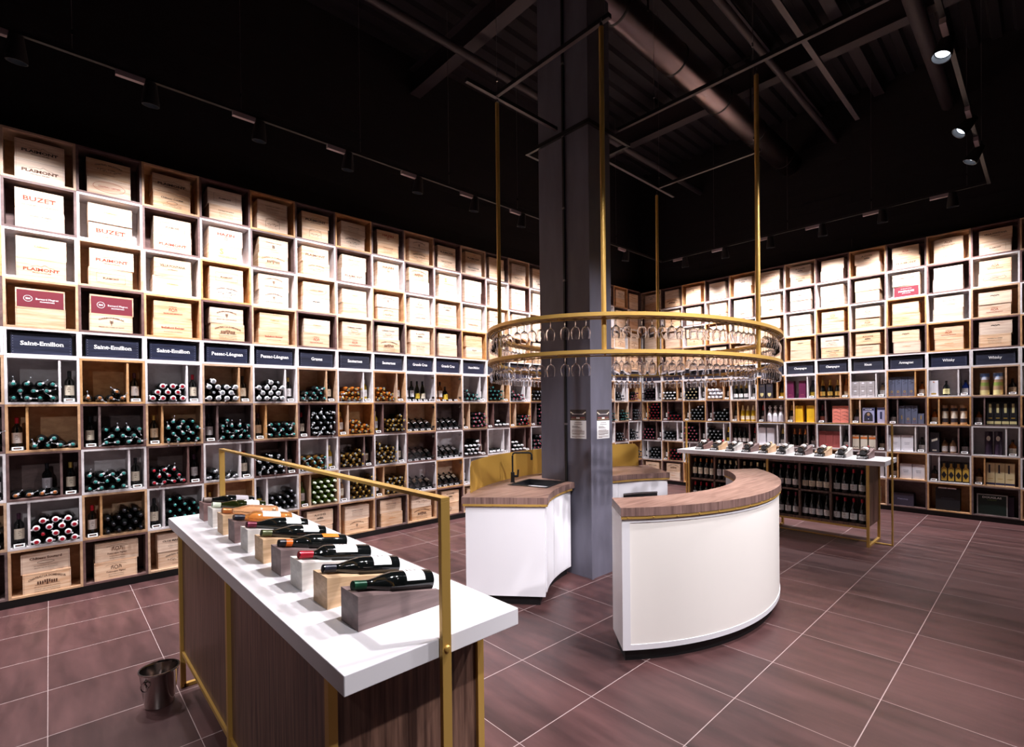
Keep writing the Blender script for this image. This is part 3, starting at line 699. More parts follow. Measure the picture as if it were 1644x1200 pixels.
for c, r, n, k in ((0, 5, 15, 'purple'), (1, 5, 11, 'white'), (2, 5, 13, 'cream'), (0, 6, 20, 'red'), (1, 6, 8, 'red'), (2, 6, 16, 'silver'), (3, 6, 12, 'silver'), (0, 7, 14, 'pink'), (1, 7, 10, 'silver'),
                   (2, 7, 17, 'pink'), (3, 7, 15, 'silver'), (0, 8, 14, 'silver'), (1, 8, 14, 'red'), (2, 8, 10, 'silver'), (3, 8, 10, 'teal')):
    L_(c, r, n, k, ex=None, wall='R')
big_x = lambda r: (.0195, .355) if r in (5, 7) else (.1495, .4857)
CAPW = {'cap_teal': 'teal-capped', 'cap_copper': 'copper-capped', 'cap_red': 'red-capped', 'cap_silver': 'silver-capped', 'cap_gold': 'gold-capped', 'cap_pink': 'pink-capped', 'cap_white': 'white-capped',
        'cap_black': 'black-capped', 'cap_purple': 'purple-capped', 'cap_cream': 'cream-capped', 'cap_mint': 'pale green-capped'}
lying = []
for (wall, c, r), (n, cap, glass, ex, kind) in LB.items():
    x0, x1 = big_x(r); d = .0752; rr = random.Random(c * 31 + r * 7 + (500 if wall == 'R' else 0))
    span = x1 - x0 - d - .002; sp = span / 3.0; h = math.sqrt(max(d * d - (sp / 2) ** 2, .0001)); row = 0; left = n; z = ZR[r + 1] + .0195 + .0378
    flip = rr.random() < .5
    while left > 0:
        m_ = 4 if row % 2 == 0 else 3
        k = min(m_, left); left -= k
        idx = list(range(m_)); idx = idx[:k] if not flip else idx[m_ - k:]
        if k < m_ and row == 0: idx = list(range(k))
        for q in idx:
            X = x0 + .001 + d / 2 + sp * (q + (0 if m_ == 4 else .5))
            lying.append((wall, c, r, X + c * CW, z + row * (h + .0006), rr.uniform(-.012, .01), rr.uniform(0, 2 * PI), rr.random() < .86))
        row += 1
def lying_T(l):
    wall, c, r, X, z, dy, roll, _ = l
    return WT(wall) @ T_(X, .262 + dy, z) @ Rx(PI / 2) @ Rz(roll)
lying.sort(key=lambda l: (lying_T(l).translation - CAM).length)
low = {}
def low_mb(kind, glass, cap, ex):
    k = (kind, glass, cap, ex)
    if k not in low:
        m = MB(); P = PROF[kind]; m.lathe(P[1:], 8, glass, caps=True); rn, top = P[-1]
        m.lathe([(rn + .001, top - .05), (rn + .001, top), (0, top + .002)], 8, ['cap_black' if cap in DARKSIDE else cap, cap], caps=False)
        if ex: m.box(.008, .03, -.012, .012, top - .02, top - .006, 'cap_silver')
        low[k] = m
    return low[k]
rest = MB()
for i, l in enumerate(lying):
    wall, c, r = l[:3]; n, cap, glass, ex, kind = LB[(wall, c, r)]
    T = lying_T(l); exx = [ex] if (ex and l[7]) else []
    if i < 300:
        make_bottle('wine_bottle', T, f"{CAPW[cap]} {'amber' if 'amber' in glass or 'gold' in glass else 'green' if 'green' in glass else 'dark'} bottle lying in the pile, {ROWN[r]}, {colname(wall, c)}",
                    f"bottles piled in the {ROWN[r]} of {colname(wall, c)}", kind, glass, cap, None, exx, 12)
    else:
        rest.add(low_mb(kind, glass, cap, ex if l[7] else None), T)
tag(rest.obj('wine_bottle_piles', smooth=True), 'piles of lying wine bottles in the far shelf cubes near the corner', 'bottles', kind='stuff')

# price tags
_pt = {}
def price_tag(T, label, group, n=1):
    e = thing('price_tag', label, 'price tag', T, group)
    if 'b' not in _pt:
        _pt['b'] = MB().prism([(.0, 0), (.05, 0), (.05, .03), (.02, .034)], -.042, .042, 'black_plastic', axis='x').mesh('tag_base')
        m = MB()   # white frame with a dark display, tilted on the base front
        m.box(-.036, .036, -.004, 0, 0, .032, 'paper_white'); m.box(-.027, .027, -.0046, -.004, .007, .025, 'black_plastic'); m.box(-.02, .014, -.005, -.0046, .012, .019, 'ink')
        _pt['t'] = m.mesh('display')
    for nm, me, TT in (('tag_base', _pt['b'], Matrix()), ('display', _pt['t'], T_(0, .002, .004) @ Rx(-.5))):
        o = bpy.data.objects.new(nm, me); COL.objects.link(o); o.parent = e; o.matrix_local = TT
    return e
# display bottle and tag in each narrow compartment
def narrow_c(r): return .429 if r in (5, 7) else .0755
NB = {(6, 5): ('bottle_yellow', 'cap_white', 'paper_white'), (7, 5): ('bottle_amber', 'cap_gold', 'paper_white'), (7, 6): ('bottle_yellow', 'cap_cream', 'paper_white'), (5, 8): ('bottle_green', 'cap_olive', 'paper_white'),
      (6, 6): ('bottle_amber', 'cap_gold', 'paper_white'), (4, 8): ('bottle_dark', 'cap_black', 'paper_yellow'), (6, 8): ('bottle_rose', 'cap_cream', 'paper_cream'), (5, 7): ('bottle_yellow', 'cap_cream', 'paper_white')}
capcyc = ['cap_black', 'cap_red', 'cap_gold', 'cap_purple', 'cap_black']
NR_ = {(3, 5): ('bottle_dark', 'cap_red', 'paper_white', 'bordeaux'), (4, 5): ('bottle_dark', 'cap_white', 'paper_white', 'champagne'), (5, 5): ('bottle_dark', 'cap_black', 'paper_yellow', 'champagne'),
       (6, 5): ('bottle_dark', 'cap_navy', 'paper_yellow', 'champagne'), (7, 5): ('bottle_rose', 'cap_copper', 'paper_cream', 'champagne'), (8, 5): ('spirit_clear', 'cap_black', 'paper_white', 'spirit'),
       (9, 5): ('bottle_amber', 'cap_black', 'paper_white', 'spirit'), (10, 5): ('spirit_blue', 'cap_black', 'paper_white', 'spirit'), (11, 5): ('bottle_dark', 'cap_black', 'paper_cream', 'spirit'),
       (7, 6): ('bottle_dark', 'cap_wine', 'box_coral', 'champagne'), (8, 6): ('bottle_dark', 'cap_navy', 'box_lavender', 'spirit'), (3, 7): ('bottle_dark', 'cap_yellow', 'paper_yellow', 'champagne'),
       (8, 7): ('bottle_dark', 'cap_black', 'paper_cream', 'spirit'), (9, 7): ('bottle_dark', 'cap_black', 'paper_white', 'spirit'), (11, 7): ('bottle_amber', 'cap_black', 'paper_cream', 'spirit'),
       (9, 6): ('bottle_dark', 'cap_black', 'paper_white', 'spirit'), (10, 6): ('bottle_amber', 'cap_black', 'paper_white', 'spirit'), (11, 6): ('bottle_amber', 'cap_black', 'paper_grey', 'spirit'),
       (9, 8): ('bottle_dark', 'cap_black', 'paper_white', 'spirit'), (10, 8): ('bottle_dark', 'cap_black', 'ink', 'spirit'), (11, 8): ('bottle_gold', 'cap_black', 'paper_cream', 'spirit'), (10, 7): ('bottle_dark', 'cap_black', 'paper_white', 'spirit')}
for wall, cols in (('L', list(range(-1, 14)) + [17, 18, 19]), ('R', range(13))):
    for c in cols:
        if wall == 'L' and c in GLASS: continue
        for r in (5, 6, 7, 8):
            if wall == 'L' and c > 13 and r == 8: continue
            T0 = WT(wall) @ T_(c * CW + narrow_c(r), 0, ZR[r + 1] + .0197)
            if wall == 'L':
                g, cp, lb = NB.get((c, r), ('bottle_dark', capcyc[(c * 3 + r) % 5], 'paper_cream' if (c + r) % 3 else 'paper_white')); kd = 'bordeaux'
            else:
                g, cp, lb, kd = NR_.get((c, r), ('bottle_dark', capcyc[(c + r) % 5], 'paper_white', 'bordeaux' if c < 4 else 'champagne'))
            make_bottle('display_bottle', T0 @ T_(rnd.uniform(-.006, .006), .115, 0) @ Rz(rnd.uniform(-.3, .3)),
                        f"display bottle in narrow compartment, {ROWN[r]}, {colname(wall, c)}", 'standing display bottles on the %s wall' % ('left' if wall == 'L' else 'right'), kd, g, cp, lb, (), 14)
            price_tag(T0 @ T_(0, .008, 0), f"price tag in narrow compartment, {ROWN[r]}, {colname(wall, c)}", 'price tags on the %s wall shelves' % ('left' if wall == 'L' else 'right'))
# the extra bottle standing behind the pile, and glass-fronted cubes
make_bottle('display_bottle', WL @ T_(0 * CW + .265, .17, ZR[8] + .0197 + .0), 'dark bottle standing behind the four lying ones, eighth row, the first Saint-Emilion column', 'standing display bottles on the left wall', 'bordeaux', 'bottle_dark', 'cap_black', 'paper_grey')
for c in (8, 9):
    for r in (5, 6, 7, 8):
        base = WL @ T_(c * CW, 0, ZR[r + 1] + .0197)
        if r == 5:
            kinds = [('bordeaux', 'bottle_dark', 'paper_white'), ('bordeaux', 'bottle_dark', 'paper_white'), ('burgundy', 'bottle_olive', 'paper_yellow'), ('burgundy', 'bottle_olive', 'paper_cream')] if c == 8 else \
                    [('bordeaux', 'bottle_amber', 'paper_white'), ('bordeaux', 'bottle_amber', 'paper_white'), ('spirit', 'bottle_dark', 'paper_yellow')]
            for k, (kd, g, lb) in enumerate(kinds):
                make_bottle('display_bottle', base @ T_(.075 + k * .095, .13, 0), f"bottle {['first', 'second', 'third', 'fourth'][k]} from left behind glass, sixth row, {LCOL[c]}", 'bottles standing behind the glass doors', kd, g, 'cap_black', lb)
        else:
            st = MB().prism([(.03, 0), (.26, 0), (.26, .125), (.03, .02)], .03, CW - .03, 'black_matte', axis='x')
            o = st.obj('display_rack'); o.matrix_world = base
            tag(o, f"black sloping bottle rack behind glass, {ROWN[r]}, {LCOL[c]}", 'rack', 'sloping racks behind the glass doors')
            for k in range(4):
                ang = math.atan2(.105, .23); rr_ = .036
                T = base @ T_(.085 + k * .108, .030, .034 + rr_) @ Rx(-PI / 2 + ang)
                # base towards the room, neck to the back
                make_bottle('wine_bottle', T @ Matrix.Scale(.84, 4), f"bottle {['first', 'second', 'third', 'fourth'][k]} from left on sloping rack, {ROWN[r]}, {LCOL[c].replace('the ', '')}",
                            'bottles lying behind the glass doors', 'bordeaux', 'bottle_dark', 'cap_black' if not (c == 8 and r == 7 and k == 3) else 'cap_purple', 'paper_white' if r < 8 else 'paper_cream', (), 14)
        for k in range(4 if r > 5 or c == 9 else 5):
            price_tag(base @ T_(.062 + k * (.093 if (r == 5 and c == 8) else .11), .011, 0) @ Matrix.Scale(.8, 4), f"price tag {['first', 'second', 'third', 'fourth', 'fifth'][k]} from left behind glass, {ROWN[r]}, {LCOL[c]}", 'price tags behind the glass doors')

# ------------------------------------------------------------------ boxes and standing bottles on the right wall
def box_item(c, r, x, wd, dp, ht, col, name, label, cat='gift box', group=None, deco=None, y=.03, rot=0, smooth=False, top=None):
    m = MB(); m.box(-wd / 2, wd / 2, 0, dp, 0, ht, col)
    m.box(-wd / 2 - .0004, wd / 2 + .0004, -.0004, dp + .0004, ht * .985, ht * .985 + .0012, 'box_charcoal' if col not in ('box_blackbox', 'box_charcoal', 'box_darkpurple') else 'black_matte')
    if deco: deco(m)
    o = m.obj(name, bevel=.0015); o.matrix_world = WR @ T_(c * CW + x, y, ZR[r + 1] + .0197) @ Rz(rot)
    return tag(o, label, cat, group)
def tin(c, r, x, rad, ht, segs, label, group, deco=None, y=.08):
    m = MB(); prof = []; names = []
    zs = [0] + [s[0] for s in segs]
    prof = [(rad, z) for z in zs] ; names = [s[1] for s in segs]
    m.lathe(prof, 20, names)
    if deco: deco(m)
    o = m.obj('gift_tin', smooth=True); o.matrix_world = WR @ T_(c * CW + x, y, ZR[r + 1] + .0197)
    return tag(o, label, 'tin', group)
ORD = ['first', 'second', 'third', 'fourth', 'fifth', 'sixth']
def row_of(n): return ORD[:n]
def bx_shield(m):
    put_text(m, 'CUVEE', 0, .235, .05, .007, 'box_gold', -.001, 0)
    m.poly([(-.03, -.001, .105), (.03, -.001, .105), (.03, -.001, .07), (.015, -.001, .045), (0, -.001, .032), (-.015, -.001, .045), (-.03, -.001, .07)], [(0, 6, 5, 4, 3, 2, 1)], 'box_ivory')
for k in range(2):
    box_item(5, 5, .085 + k * .135, .11, .11, .325, 'box_charcoal', 'gift_box', f"{['left', 'right'][k]} charcoal champagne box with pale shield, column left of Champagne", group='shield boxes left of the Champagne columns', deco=bx_shield)
    box_item(6, 5, .075 + k * .20, .11, .11, .31, 'box_burgundy', 'gift_box', f"{['left', 'right'][k]} plain burgundy box under the first Champagne sign", group='burgundy boxes', deco=lambda m: put_text(m, 'BRUT', 0, .055, .05, .008, 'box_coral', -.001, 0))
    box_item(6, 6, .22 + k * .185, .12, .12, .30, 'box_yellow', 'gift_box', f"{['left', 'right'][k]} bright yellow box, seventh row, first Champagne column", group='yellow boxes', deco=lambda m: bar(m, 0, .1, .05, .002, 'box_gold'))
    def zig(m):
        for q in range(4): line_mark(m, [(-.058, .04 + q * .062), (.0, .07 + q * .062), (.058, .035 + q * .062)], .0025, 'box_charcoal'); line_mark(m, [(-.058, .09 + q * .055), (.058, .05 + q * .06)], .002, 'box_charcoal')
    box_item(7, 6, .30 + k * .122, .12, .1, .29, 'box_coral', 'gift_box', f"{['left', 'right'][k]} coral box with dark zigzag lines, second Champagne column", group='coral boxes', deco=zig)
    box_item(5, 7, .085 + k * .15, .125, .12, .32, 'box_white', 'gift_box', f"{['left', 'right'][k]} tall white box, eighth row, column left of Champagne", group='tall white boxes', deco=lambda m: bar(m, 0, .2, .125, .0012, 'box_silver'))
def bx_rum(m): ring_mark(m, 0, .10, .02, .012, .012, 'box_white'); bar(m, 0, .04, .05, .004, 'box_charcoal')
for k in range(6):
    kk, rw = k % 3, k // 3
    o = box_item(8, 5, .072 + kk * .108, .104, .1, .13, 'box_silver', 'gift_box', f"silver grey carton, {['bottom', 'top'][rw]} layer, {['left', 'middle', 'right'][kk]}, Rhum column", group='silver cartons', deco=bx_rum)
    o.location.z += rw * .1305
def portrait(m):
    m.box(-.08, .08, -.0012, 0, .01, .25, 'box_lavender'); bar(m, 0, .225, .15, .035, 'box_navy', -.0016); put_text(m, 'RHUM', 0, .217, .09, .018, 'lettering_white', -.0020, .01)
    pts = [(.06 * math.cos(a), -.0018, .1 + .09 * math.sin(a)) for a in [PI * q / 14 for q in range(15)]] + [(-.06, -.0018, .03), (.06, -.0018, .03)]
    m.poly(pts, [tuple(range(len(pts)))], 'box_charcoal')
    ring_mark(m, 0, .145, .02, .026, .0199, 'box_sand', -.0022, 16); bar(m, 0, .09, .05, .05, 'box_navy', -.0022); bar(m, 0, .07, .012, .014, 'box_white', -.0025)
box_item(8, 6, .255, .17, .12, .262, 'box_navy', 'gift_box', 'navy and white box with a framed portrait, Rhum column', deco=portrait)
box_item(8, 6, .425, .10, .1, .262, 'box_lavender', 'gift_box', 'slim lavender box with navy stripe, Rhum column', deco=lambda m: (bar(m, 0, .13, .026, .12, 'box_navy'), bar(m, 0, .235, .1, .025, 'box_navy', -.0012)))
def arm(m):
    line_mark(m, [(-.03, .28), (.02, .26), (-.02, .235), (.025, .215), (-.02, .19)], .004, 'box_charcoal'); ring_mark(m, .0, .075, .015, .018, .006, 'box_gold', -.001, 12); bar(m, 0, .035, .04, .005, 'box_dustyred')
for k in range(4):
    box_item(9, 5, .063 + k * .0825, .078, .1, .31, 'box_slate', 'gift_box', f"{ORD[k]} slate blue armagnac box from left, sixth row, Armagnac column", group='slate blue boxes', deco=arm)
for k in range(4):
    box_item(9, 6, .19 + k * .080, .074, .1, .285 if k < 3 else .16, 'box_slate', 'gift_box', f"{ORD[k]} slate blue box from left, seventh row, Armagnac column", group='slate blue boxes', deco=arm if 0 < k < 3 else (lambda m: bar(m, 0, .1, .012, .06, 'box_gold')))
box_item(10, 5, .078, .105, .1, .235, 'box_white', 'gift_box', 'white whisky box with gold mark, first Whisky column', deco=lambda m: (bar(m, 0, .03, .06, .022, 'box_gold'), bar(m, 0, .21, .02, .012, 'box_orange')))
make_bottle('display_bottle', WR @ T_(10 * CW + .22, .08, ZR[6] + .0197), 'squat dark whisky bottle with cream label beside white box', 'standing spirit bottles', 'spirit', 'bottle_dark', 'cap_black', 'box_ivory')
def land(m):
    m.poly([(-.03, -.0535, .02), (.03, -.0535, .02), (.03, -.0535, .07), (-.03, -.0535, .07)], [(0, 1, 2, 3)], 'box_offwhite')
for k in range(2):
    tin(11, 5, .14 + k * .14, .052, .32, [(.07, 'box_ivory'), (.13, 'box_sand'), (.18, 'box_meadow'), (.22, 'box_sand'), (.26, 'box_cloud'), (.31, 'box_sky'), (.315, 'box_white')], f"{['left', 'right'][k]} whisky tin painted with a landscape, second Whisky column", 'landscape whisky tins')
for k in range(3):
    tin(10, 6, .205 + k * .105, .040, .29, [(.03, 'box_sand'), (.09, 'box_charcoal'), (.20, 'box_offwhite'), (.245, 'box_charcoal'), (.285, 'box_sand'), (.29, 'box_charcoal')], f"{['left', 'middle', 'right'][k]} dark whisky tube with pale label band, first Whisky column", 'dark whisky tubes')
def stripe(m): bar(m, 0, .24, .026, .13, 'box_ivory'); bar(m, 0, .035, .07, .04, 'box_ivory'); bar(m, 0, .1, .04, .01, 'box_gold', -.001)
for k in range(4):
    box_item(11, 6, .2 + k * .078, .072, .08, .325, 'box_blackbox', 'gift_box', f"{ORD[k]} black box from left with a cream stripe, second Whisky column", group='black boxes with cream stripes', deco=stripe)
for k in range(2):
    def oval(m): ring_mark(m, 0, .24, .021, .036, .0205, 'box_offwhite', -.0432, 20)
    tin(11, 7, .18 + k * .10, .042, .34, [(.12, 'box_darkpurple'), (.34, 'box_darkpurple')], f"{['left', 'right'][k]} dark purple tube with white oval, second Whisky column", 'dark purple tubes', oval)
for k in range(3):
    make_bottle('champagne_bottle', WR @ T_(4 * CW + .08 + k * .1, .09, ZR[6] + .0197), f"{['left', 'middle', 'right'][k]} dark champagne bottle with gold foil, sixth row, fifth right-wall column", 'standing champagne bottles', 'champagne', 'bottle_dark', 'cap_gold', 'paper_white')
    make_bottle('champagne_bottle', WR @ T_(4 * CW + .21 + k * .1, .09, ZR[7] + .0197), f"{['left', 'middle', 'right'][k]} golden champagne bottle, seventh row, fifth right-wall column", 'standing champagne bottles', 'champagne', 'bottle_yellow', 'cap_cream', 'paper_cream')
    make_bottle('champagne_bottle', WR @ T_(7 * CW + .08 + k * .115, .09, ZR[6] + .0197), f"{['left', 'middle', 'right'][k]} rosé champagne bottle with gold foil, second Champagne column", 'standing champagne bottles', 'champagne', 'bottle_rose' if 0 else 'bottle_dark', 'cap_gold', 'cap_gold')
    make_bottle('champagne_bottle', WR @ T_(6 * CW + .13 + k * .09, .09, ZR[8] + .0197), f"{['left', 'middle', 'right'][k]} dark champagne bottle, eighth row, first Champagne column", 'standing champagne bottles', 'champagne', 'bottle_dark', 'cap_copper', None)
    # tissue-wrapped bottles
    m = MB(); m.lathe([(0.0, 0), (.046, 0), (.05, .03), (.048, .12), (.036, .18), (.02, .215), (.016, .235), (.024, .25), (.03, .268), (.012, .285), (.022, .3), (.0, .306)], 9, 'tissue')
    rr = random.Random(k); m.v = [(a + rr.uniform(-.004, .004), b + rr.uniform(-.004, .004), z_) for a, b, z_ in m.v]
    o = m.obj('wrapped_bottle'); o.matrix_world = WR @ T_(5 * CW + .21 + k * .1, .08, ZR[7] + .0197)
    tag(o, f"{['left', 'middle', 'right'][k]} bottle wrapped in white tissue, column left of Champagne", 'wrapped bottle', 'tissue-wrapped bottles')
    def wo(m): m.box(-.046, .046, -.0006, 0, .17, .205, 'box_orange'); m.box(-.046, .046, -.0006, 0, .205, .235, 'box_offwhite'); bar(m, 0, .222, .03, .012, 'box_orange', -.0012); line_mark(m, [(-.04, .02), (-.02, .045), (0, .02), (.02, .045), (.04, .02)], .005, 'box_charcoal')
    box_item(8, 7, .075 + k * .115, .092, .09, .235, 'box_offwhite', 'gift_box', f"{['left', 'middle', 'right'][k]} off-white box with orange band, Rhum column", group='off-white boxes with orange bands', deco=wo)
    box_item(7, 7, .085 + k * .108, .105, .1, .285, 'box_dustyred', 'gift_box', f"{['left', 'middle', 'right'][k]} dusty red box, eighth row, second Champagne column", group='dusty red boxes', deco=lambda m: bar(m, 0, .19, .105, .0014, 'burgundy_paint'))
    def cr(m): m.box(-.047, .047, -.0006, 0, .012, .04, 'box_navy'); bar(m, -.01, .24, .018, .12, 'box_charcoal'); bar(m, .0, .1, .05, .006, 'box_gold', -.001)
    box_item(11, 8, .2 + k * .1, .095, .09, .325, 'box_cream', 'gift_box', f"{['left', 'middle', 'right'][k]} cream box with navy foot, second Whisky column", group='cream boxes', deco=cr)
for k in range(4):
    make_bottle('champagne_bottle', WR @ T_(4 * CW + .068 + k * .088, .09, ZR[8] + .0197), f"{ORD[k]} dark champagne bottle from left, eighth row, fifth right-wall column", 'standing champagne bottles', 'champagne', 'bottle_dark', 'cap_black', 'paper_white')
    def deco(m):
        m.box(-.035, .035, -.0006, 0, .012, .29, 'box_blackbox')
        m.poly([(-.033, -.001, .02), (.033, -.001, .02), (.033, -.001, .2), (.013, -.001, .23), (.013, -.001, .28), (-.013, -.001, .28), (-.013, -.001, .23), (-.033, -.001, .2)], [tuple(range(8))], 'box_gold')
        m.poly([(0, -.0016, .05), (.03, -.0016, .105), (0, -.0016, .16), (-.03, -.0016, .105)], [(0, 1, 2, 3)], 'box_blackbox')
        line_mark(m, [(-.032, .18), (0, .215), (.032, .18)], .004, 'box_blackbox', -.0016)
    box_item(10, 8, .195 + k * .082, .074, .08, .3, 'box_blackbox', 'gift_box', f"{ORD[k]} gold and black patterned box from left, first Whisky column", group='gold and black boxes', deco=deco)
def frame_text(m):
    for z in (.02, .215): bar(m, 0, z, .12, .001, 'box_slate')
    for x_ in (-.06, .06): bar(m, x_, .1175, .001, .195, 'box_slate')
    bar(m, 0, .135, .07, .004, 'box_slate'); bar(m, 0, .11, .06, .004, 'box_slate')
for k in range(2):
    box_item(9, 7, .098 + k * .158, .15, .12, .25, 'box_white', 'gift_box', f"{['left', 'right'][k]} square white box, eighth row, Armagnac column", group='square white boxes', deco=frame_text)
    box_item(9, 8, .24 + k * .158, .15, .12, .235, 'box_white', 'gift_box', f"{['left', 'right'][k]} square white box, ninth row, Armagnac column", group='square white boxes', deco=frame_text)
    make_bottle('display_bottle', WR @ T_(10 * CW + .2 + k * .095, .09, ZR[8] + .0197), f"{['left', 'right'][k]} clear-brown spirit bottle beside tall dark box, first Whisky column", 'standing spirit bottles', 'spirit', 'spirit_clear', 'cap_black', 'paper_white')
box_item(10, 7, .085, .11, .1, .31, 'box_charcoal', 'gift_box', 'tall dark box with slanted white patch, first Whisky column', deco=lambda m: (m.poly([(-.035, -.001, .16), (.035, -.001, .19), (.035, -.001, .225), (-.035, -.001, .195)], [(0, 1, 2, 3)], 'box_offwhite'), bar(m, 0, .035, .05, .02, 'box_offwhite')))
def dbl(m):
    put_text(m, 'DOUGLAS', 0, .245, .2, .026, 'lettering_white', -.008, .02)
m = MB(); m.box(-.16, .16, -.006, .02, 0, .30, 'box_greypaint'); m.box(-.148, .148, -.0075, -.005, .012, .288, 'box_greenboard'); dbl(m)
put_text(m, 'LAING', 0, .215, .09, .016, 'box_meadow', -.008, 0)
o = m.obj('display_board'); o.matrix_world = WR @ T_(11 * CW + .215, .04, ZR[10] + .0197); tag(o, 'white framed green lettered board standing in the bottom row', 'board')
box_item(11, 9, .41, .06, .15, .28, 'box_darkpurple', 'gift_box', 'narrow dark box right of the green lettered board', y=.08)
box_item(10, 9, .235, .28, .16, .33, 'box_blackbox', 'gift_box', 'large black case with white booklets on top, bottom row', deco=lambda m: (put_text(m, 'MAISON', 0, .18, .14, .012, 'box_slate', -.001, 0), m.box(-.11, -.01, .0, .1, .33, .345, 'paper_white'), m.box(.0, .1, .0, .1, .33, .345, 'paper_white')))
box_item(9, 9, .2, .27, .16, .2, 'box_greyviolet', 'gift_box', 'wide violet grey box, bottom row, Armagnac column', deco=lambda m: (put_text(m, 'Hennessy', 0, .1, .13, .02, 'box_lavender', -.001, 0)))
box_item(8, 9, .36, .09, .12, .26, 'box_white', 'gift_box', 'white box at the bottom of the Rhum column')
box_item(8, 8, .40, .12, .1, .2, 'box_silver', 'gift_box', 'grey carton, ninth row, Rhum column')
for c in (5, 6, 7):
    for k in range(3): box_item(c, 8, .2 + k * .1, .09, .1, .28, ['box_charcoal', 'box_gold', 'box_silver'][(c + k) % 3], 'gift_box', f"{['left', 'middle', 'right'][k]} dark carton behind the far table, ninth row, {RCOL[c]}", group='cartons behind the far table')
# wrapped bottles lying in the fourth column from the corner
rr = random.Random(3)
for k in range(11):
    q = k % 4; rw = k // 4
    m = MB(); m.lathe([(0.0, 0), (.03, 0), (.04, .04), (.038, .15), (.026, .2), (.02, .235), (.03, .25), (.0, .262)], 8, 'tissue'); m.v = [(a + rr.uniform(-.004, .004), b + rr.uniform(-.004, .004), z_) for a, b, z_ in m.v]
    o = m.obj('wrapped_bottle'); o.matrix_world = WR @ T_(3 * CW + .065 + q * .08 + (.03 if rw % 2 else 0), .26, ZR[6] + .062 + rw * .074) @ Rx(PI / 2) @ Rz(k)
    tag(o, 'tissue-wrapped bottle lying in the white pile, right wall column fourth from the corner', 'wrapped bottle', 'white wrapped bottles piled in the fourth column')

# ------------------------------------------------------------------ display tables
def make_table(name, label, T, open_side):
    e = thing(name, label, 'table', T)
    MB().box(-1.323, 1.323, -.3175, .3175, .992, 1.05, 'slab_white').obj('table_top', e, bevel=.0025)
    b = MB(); H, D, t = 1.145, .275, .024; zb, zt = .235, .9915
    xs = [-H, -.75, -.395, 0, .395, .75, H]
    b.box(-H, H, -D, D, zb, zb + .03, 'walnut_panel').box(-H, H, -D, D, zt - .03, zt, 'walnut_panel').box(-H, H, D - .02, D, zb + .03, zt - .03, 'walnut_panel')
    for x_ in xs: b.box(x_ - t / 2 if abs(x_) < H else (x_ if x_ < 0 else x_ - t), x_ + t / 2 if abs(x_) < H else (x_ + t if x_ < 0 else x_), -D, D - .02, zb + .03, zt - .03, 'walnut_panel')
    b.box(-H + t, H - t, -D, D - .02, .60, .624, 'walnut_panel')
    b.obj('cabinet_body', e)
    for x_ in (-H, 0, H):
        for y_ in (-D - .004, D + .004):
            g = MB(); g.box(x_ - .014, x_ + .014, y_ - .014, y_ + .014, 0, .9915, 'brass'); g.obj('leg', e)
    g = MB()
    for y_ in (-D - .006, D + .006): g.box(-H, H, y_ - .006, y_ + .006, zb - .022, zb, 'brass')
    g.obj('bottom_rail', e)
    g = MB()
    for x_ in (-H, 0, H): g.box(x_ - .014, x_ + .014, -D, D, 0, .02, 'brass')
    g.obj('foot_bar', e)
    h = MB(); hx = 1.334
    h.box(-hx - .008, hx + .008, -.0165, .0165, 1.470, 1.482, 'brass'); h.box(-hx - .008, hx + .008, -.0165, .0165, .0, .012, 'brass')
    for s in (-1, 1): h.box(s * hx - .008, s * hx + .008, -.0165, .0165, .012, 1.470, 'brass')
    h.obj('hoop_frame', e, bevel=.001)
    for s in (-1, 1):
        bo = MB(); bo.lathe([(.010, 0), (.011, .003), (.008, .007), (0, .008)], 12, 'brass', T_(s * (hx + .008), 0, 1.022) @ Ry(s * PI / 2)); bo.obj('bolt', e, smooth=True)
    return e
T_NEAR = T_(3.687, -9.0525, 0) @ Rz(PI); T_FAR = T_(3.642, -2.43, 0)
make_table('display_table', 'near walnut table with thick white top, brass frame and bottle blocks', T_NEAR, 1)
make_table('display_table', 'far walnut table with white top, standing bottles in open bays', T_FAR, 1)
# bottles standing in the far table
bays = [(-1.145 + .024, -.762), (-.738, -.407), (-.383, -.012), (.012, .383), (.407, .738), (.762, 1.121)]
TOPC = [('cap_copper', 'paper_cream'), ('cap_cream', 'paper_white'), ('cap_cream', 'paper_white'), ('cap_wine', 'paper_white'), ('cap_wine', 'paper_cream'), ('cap_red', 'paper_white')]
BOTC = [('cap_red', 'paper_white'), ('cap_black', 'paper_white'), ('cap_wine', 'paper_white'), ('cap_wine', 'paper_white'), ('cap_black', 'paper_white'), ('cap_red', 'paper_white')]
for bi, (xa, xb) in enumerate(bays):
    for lv, (z, CC) in enumerate(((.6245, TOPC), (.2655, BOTC))):
        for k in range(4):
            X = xa + (xb - xa) * (k + .5) / 4
            make_bottle('wine_bottle', T_FAR @ T_(X, -.215 + rnd.uniform(-.006, .006), z), f"{ORD[k]} standing bottle from left, {['upper', 'lower'][lv]} shelf, {ORD[bi]} bay of the far table",
                        'bottles standing in the far table', 'burgundy' if bi > 2 else 'bordeaux', 'bottle_dark', CC[bi][0], CC[bi][1], (), 14)
            if bi in (1, 2) and lv == 0:
                make_bottle('wine_bottle', T_FAR @ T_(X + .008, -.11, z), f"{ORD[k]} rear bottle from left, upper shelf, {ORD[bi]} bay of the far table", 'bottles standing in the far table', 'bordeaux', 'bottle_dark', 'cap_gold', None, (), 12)
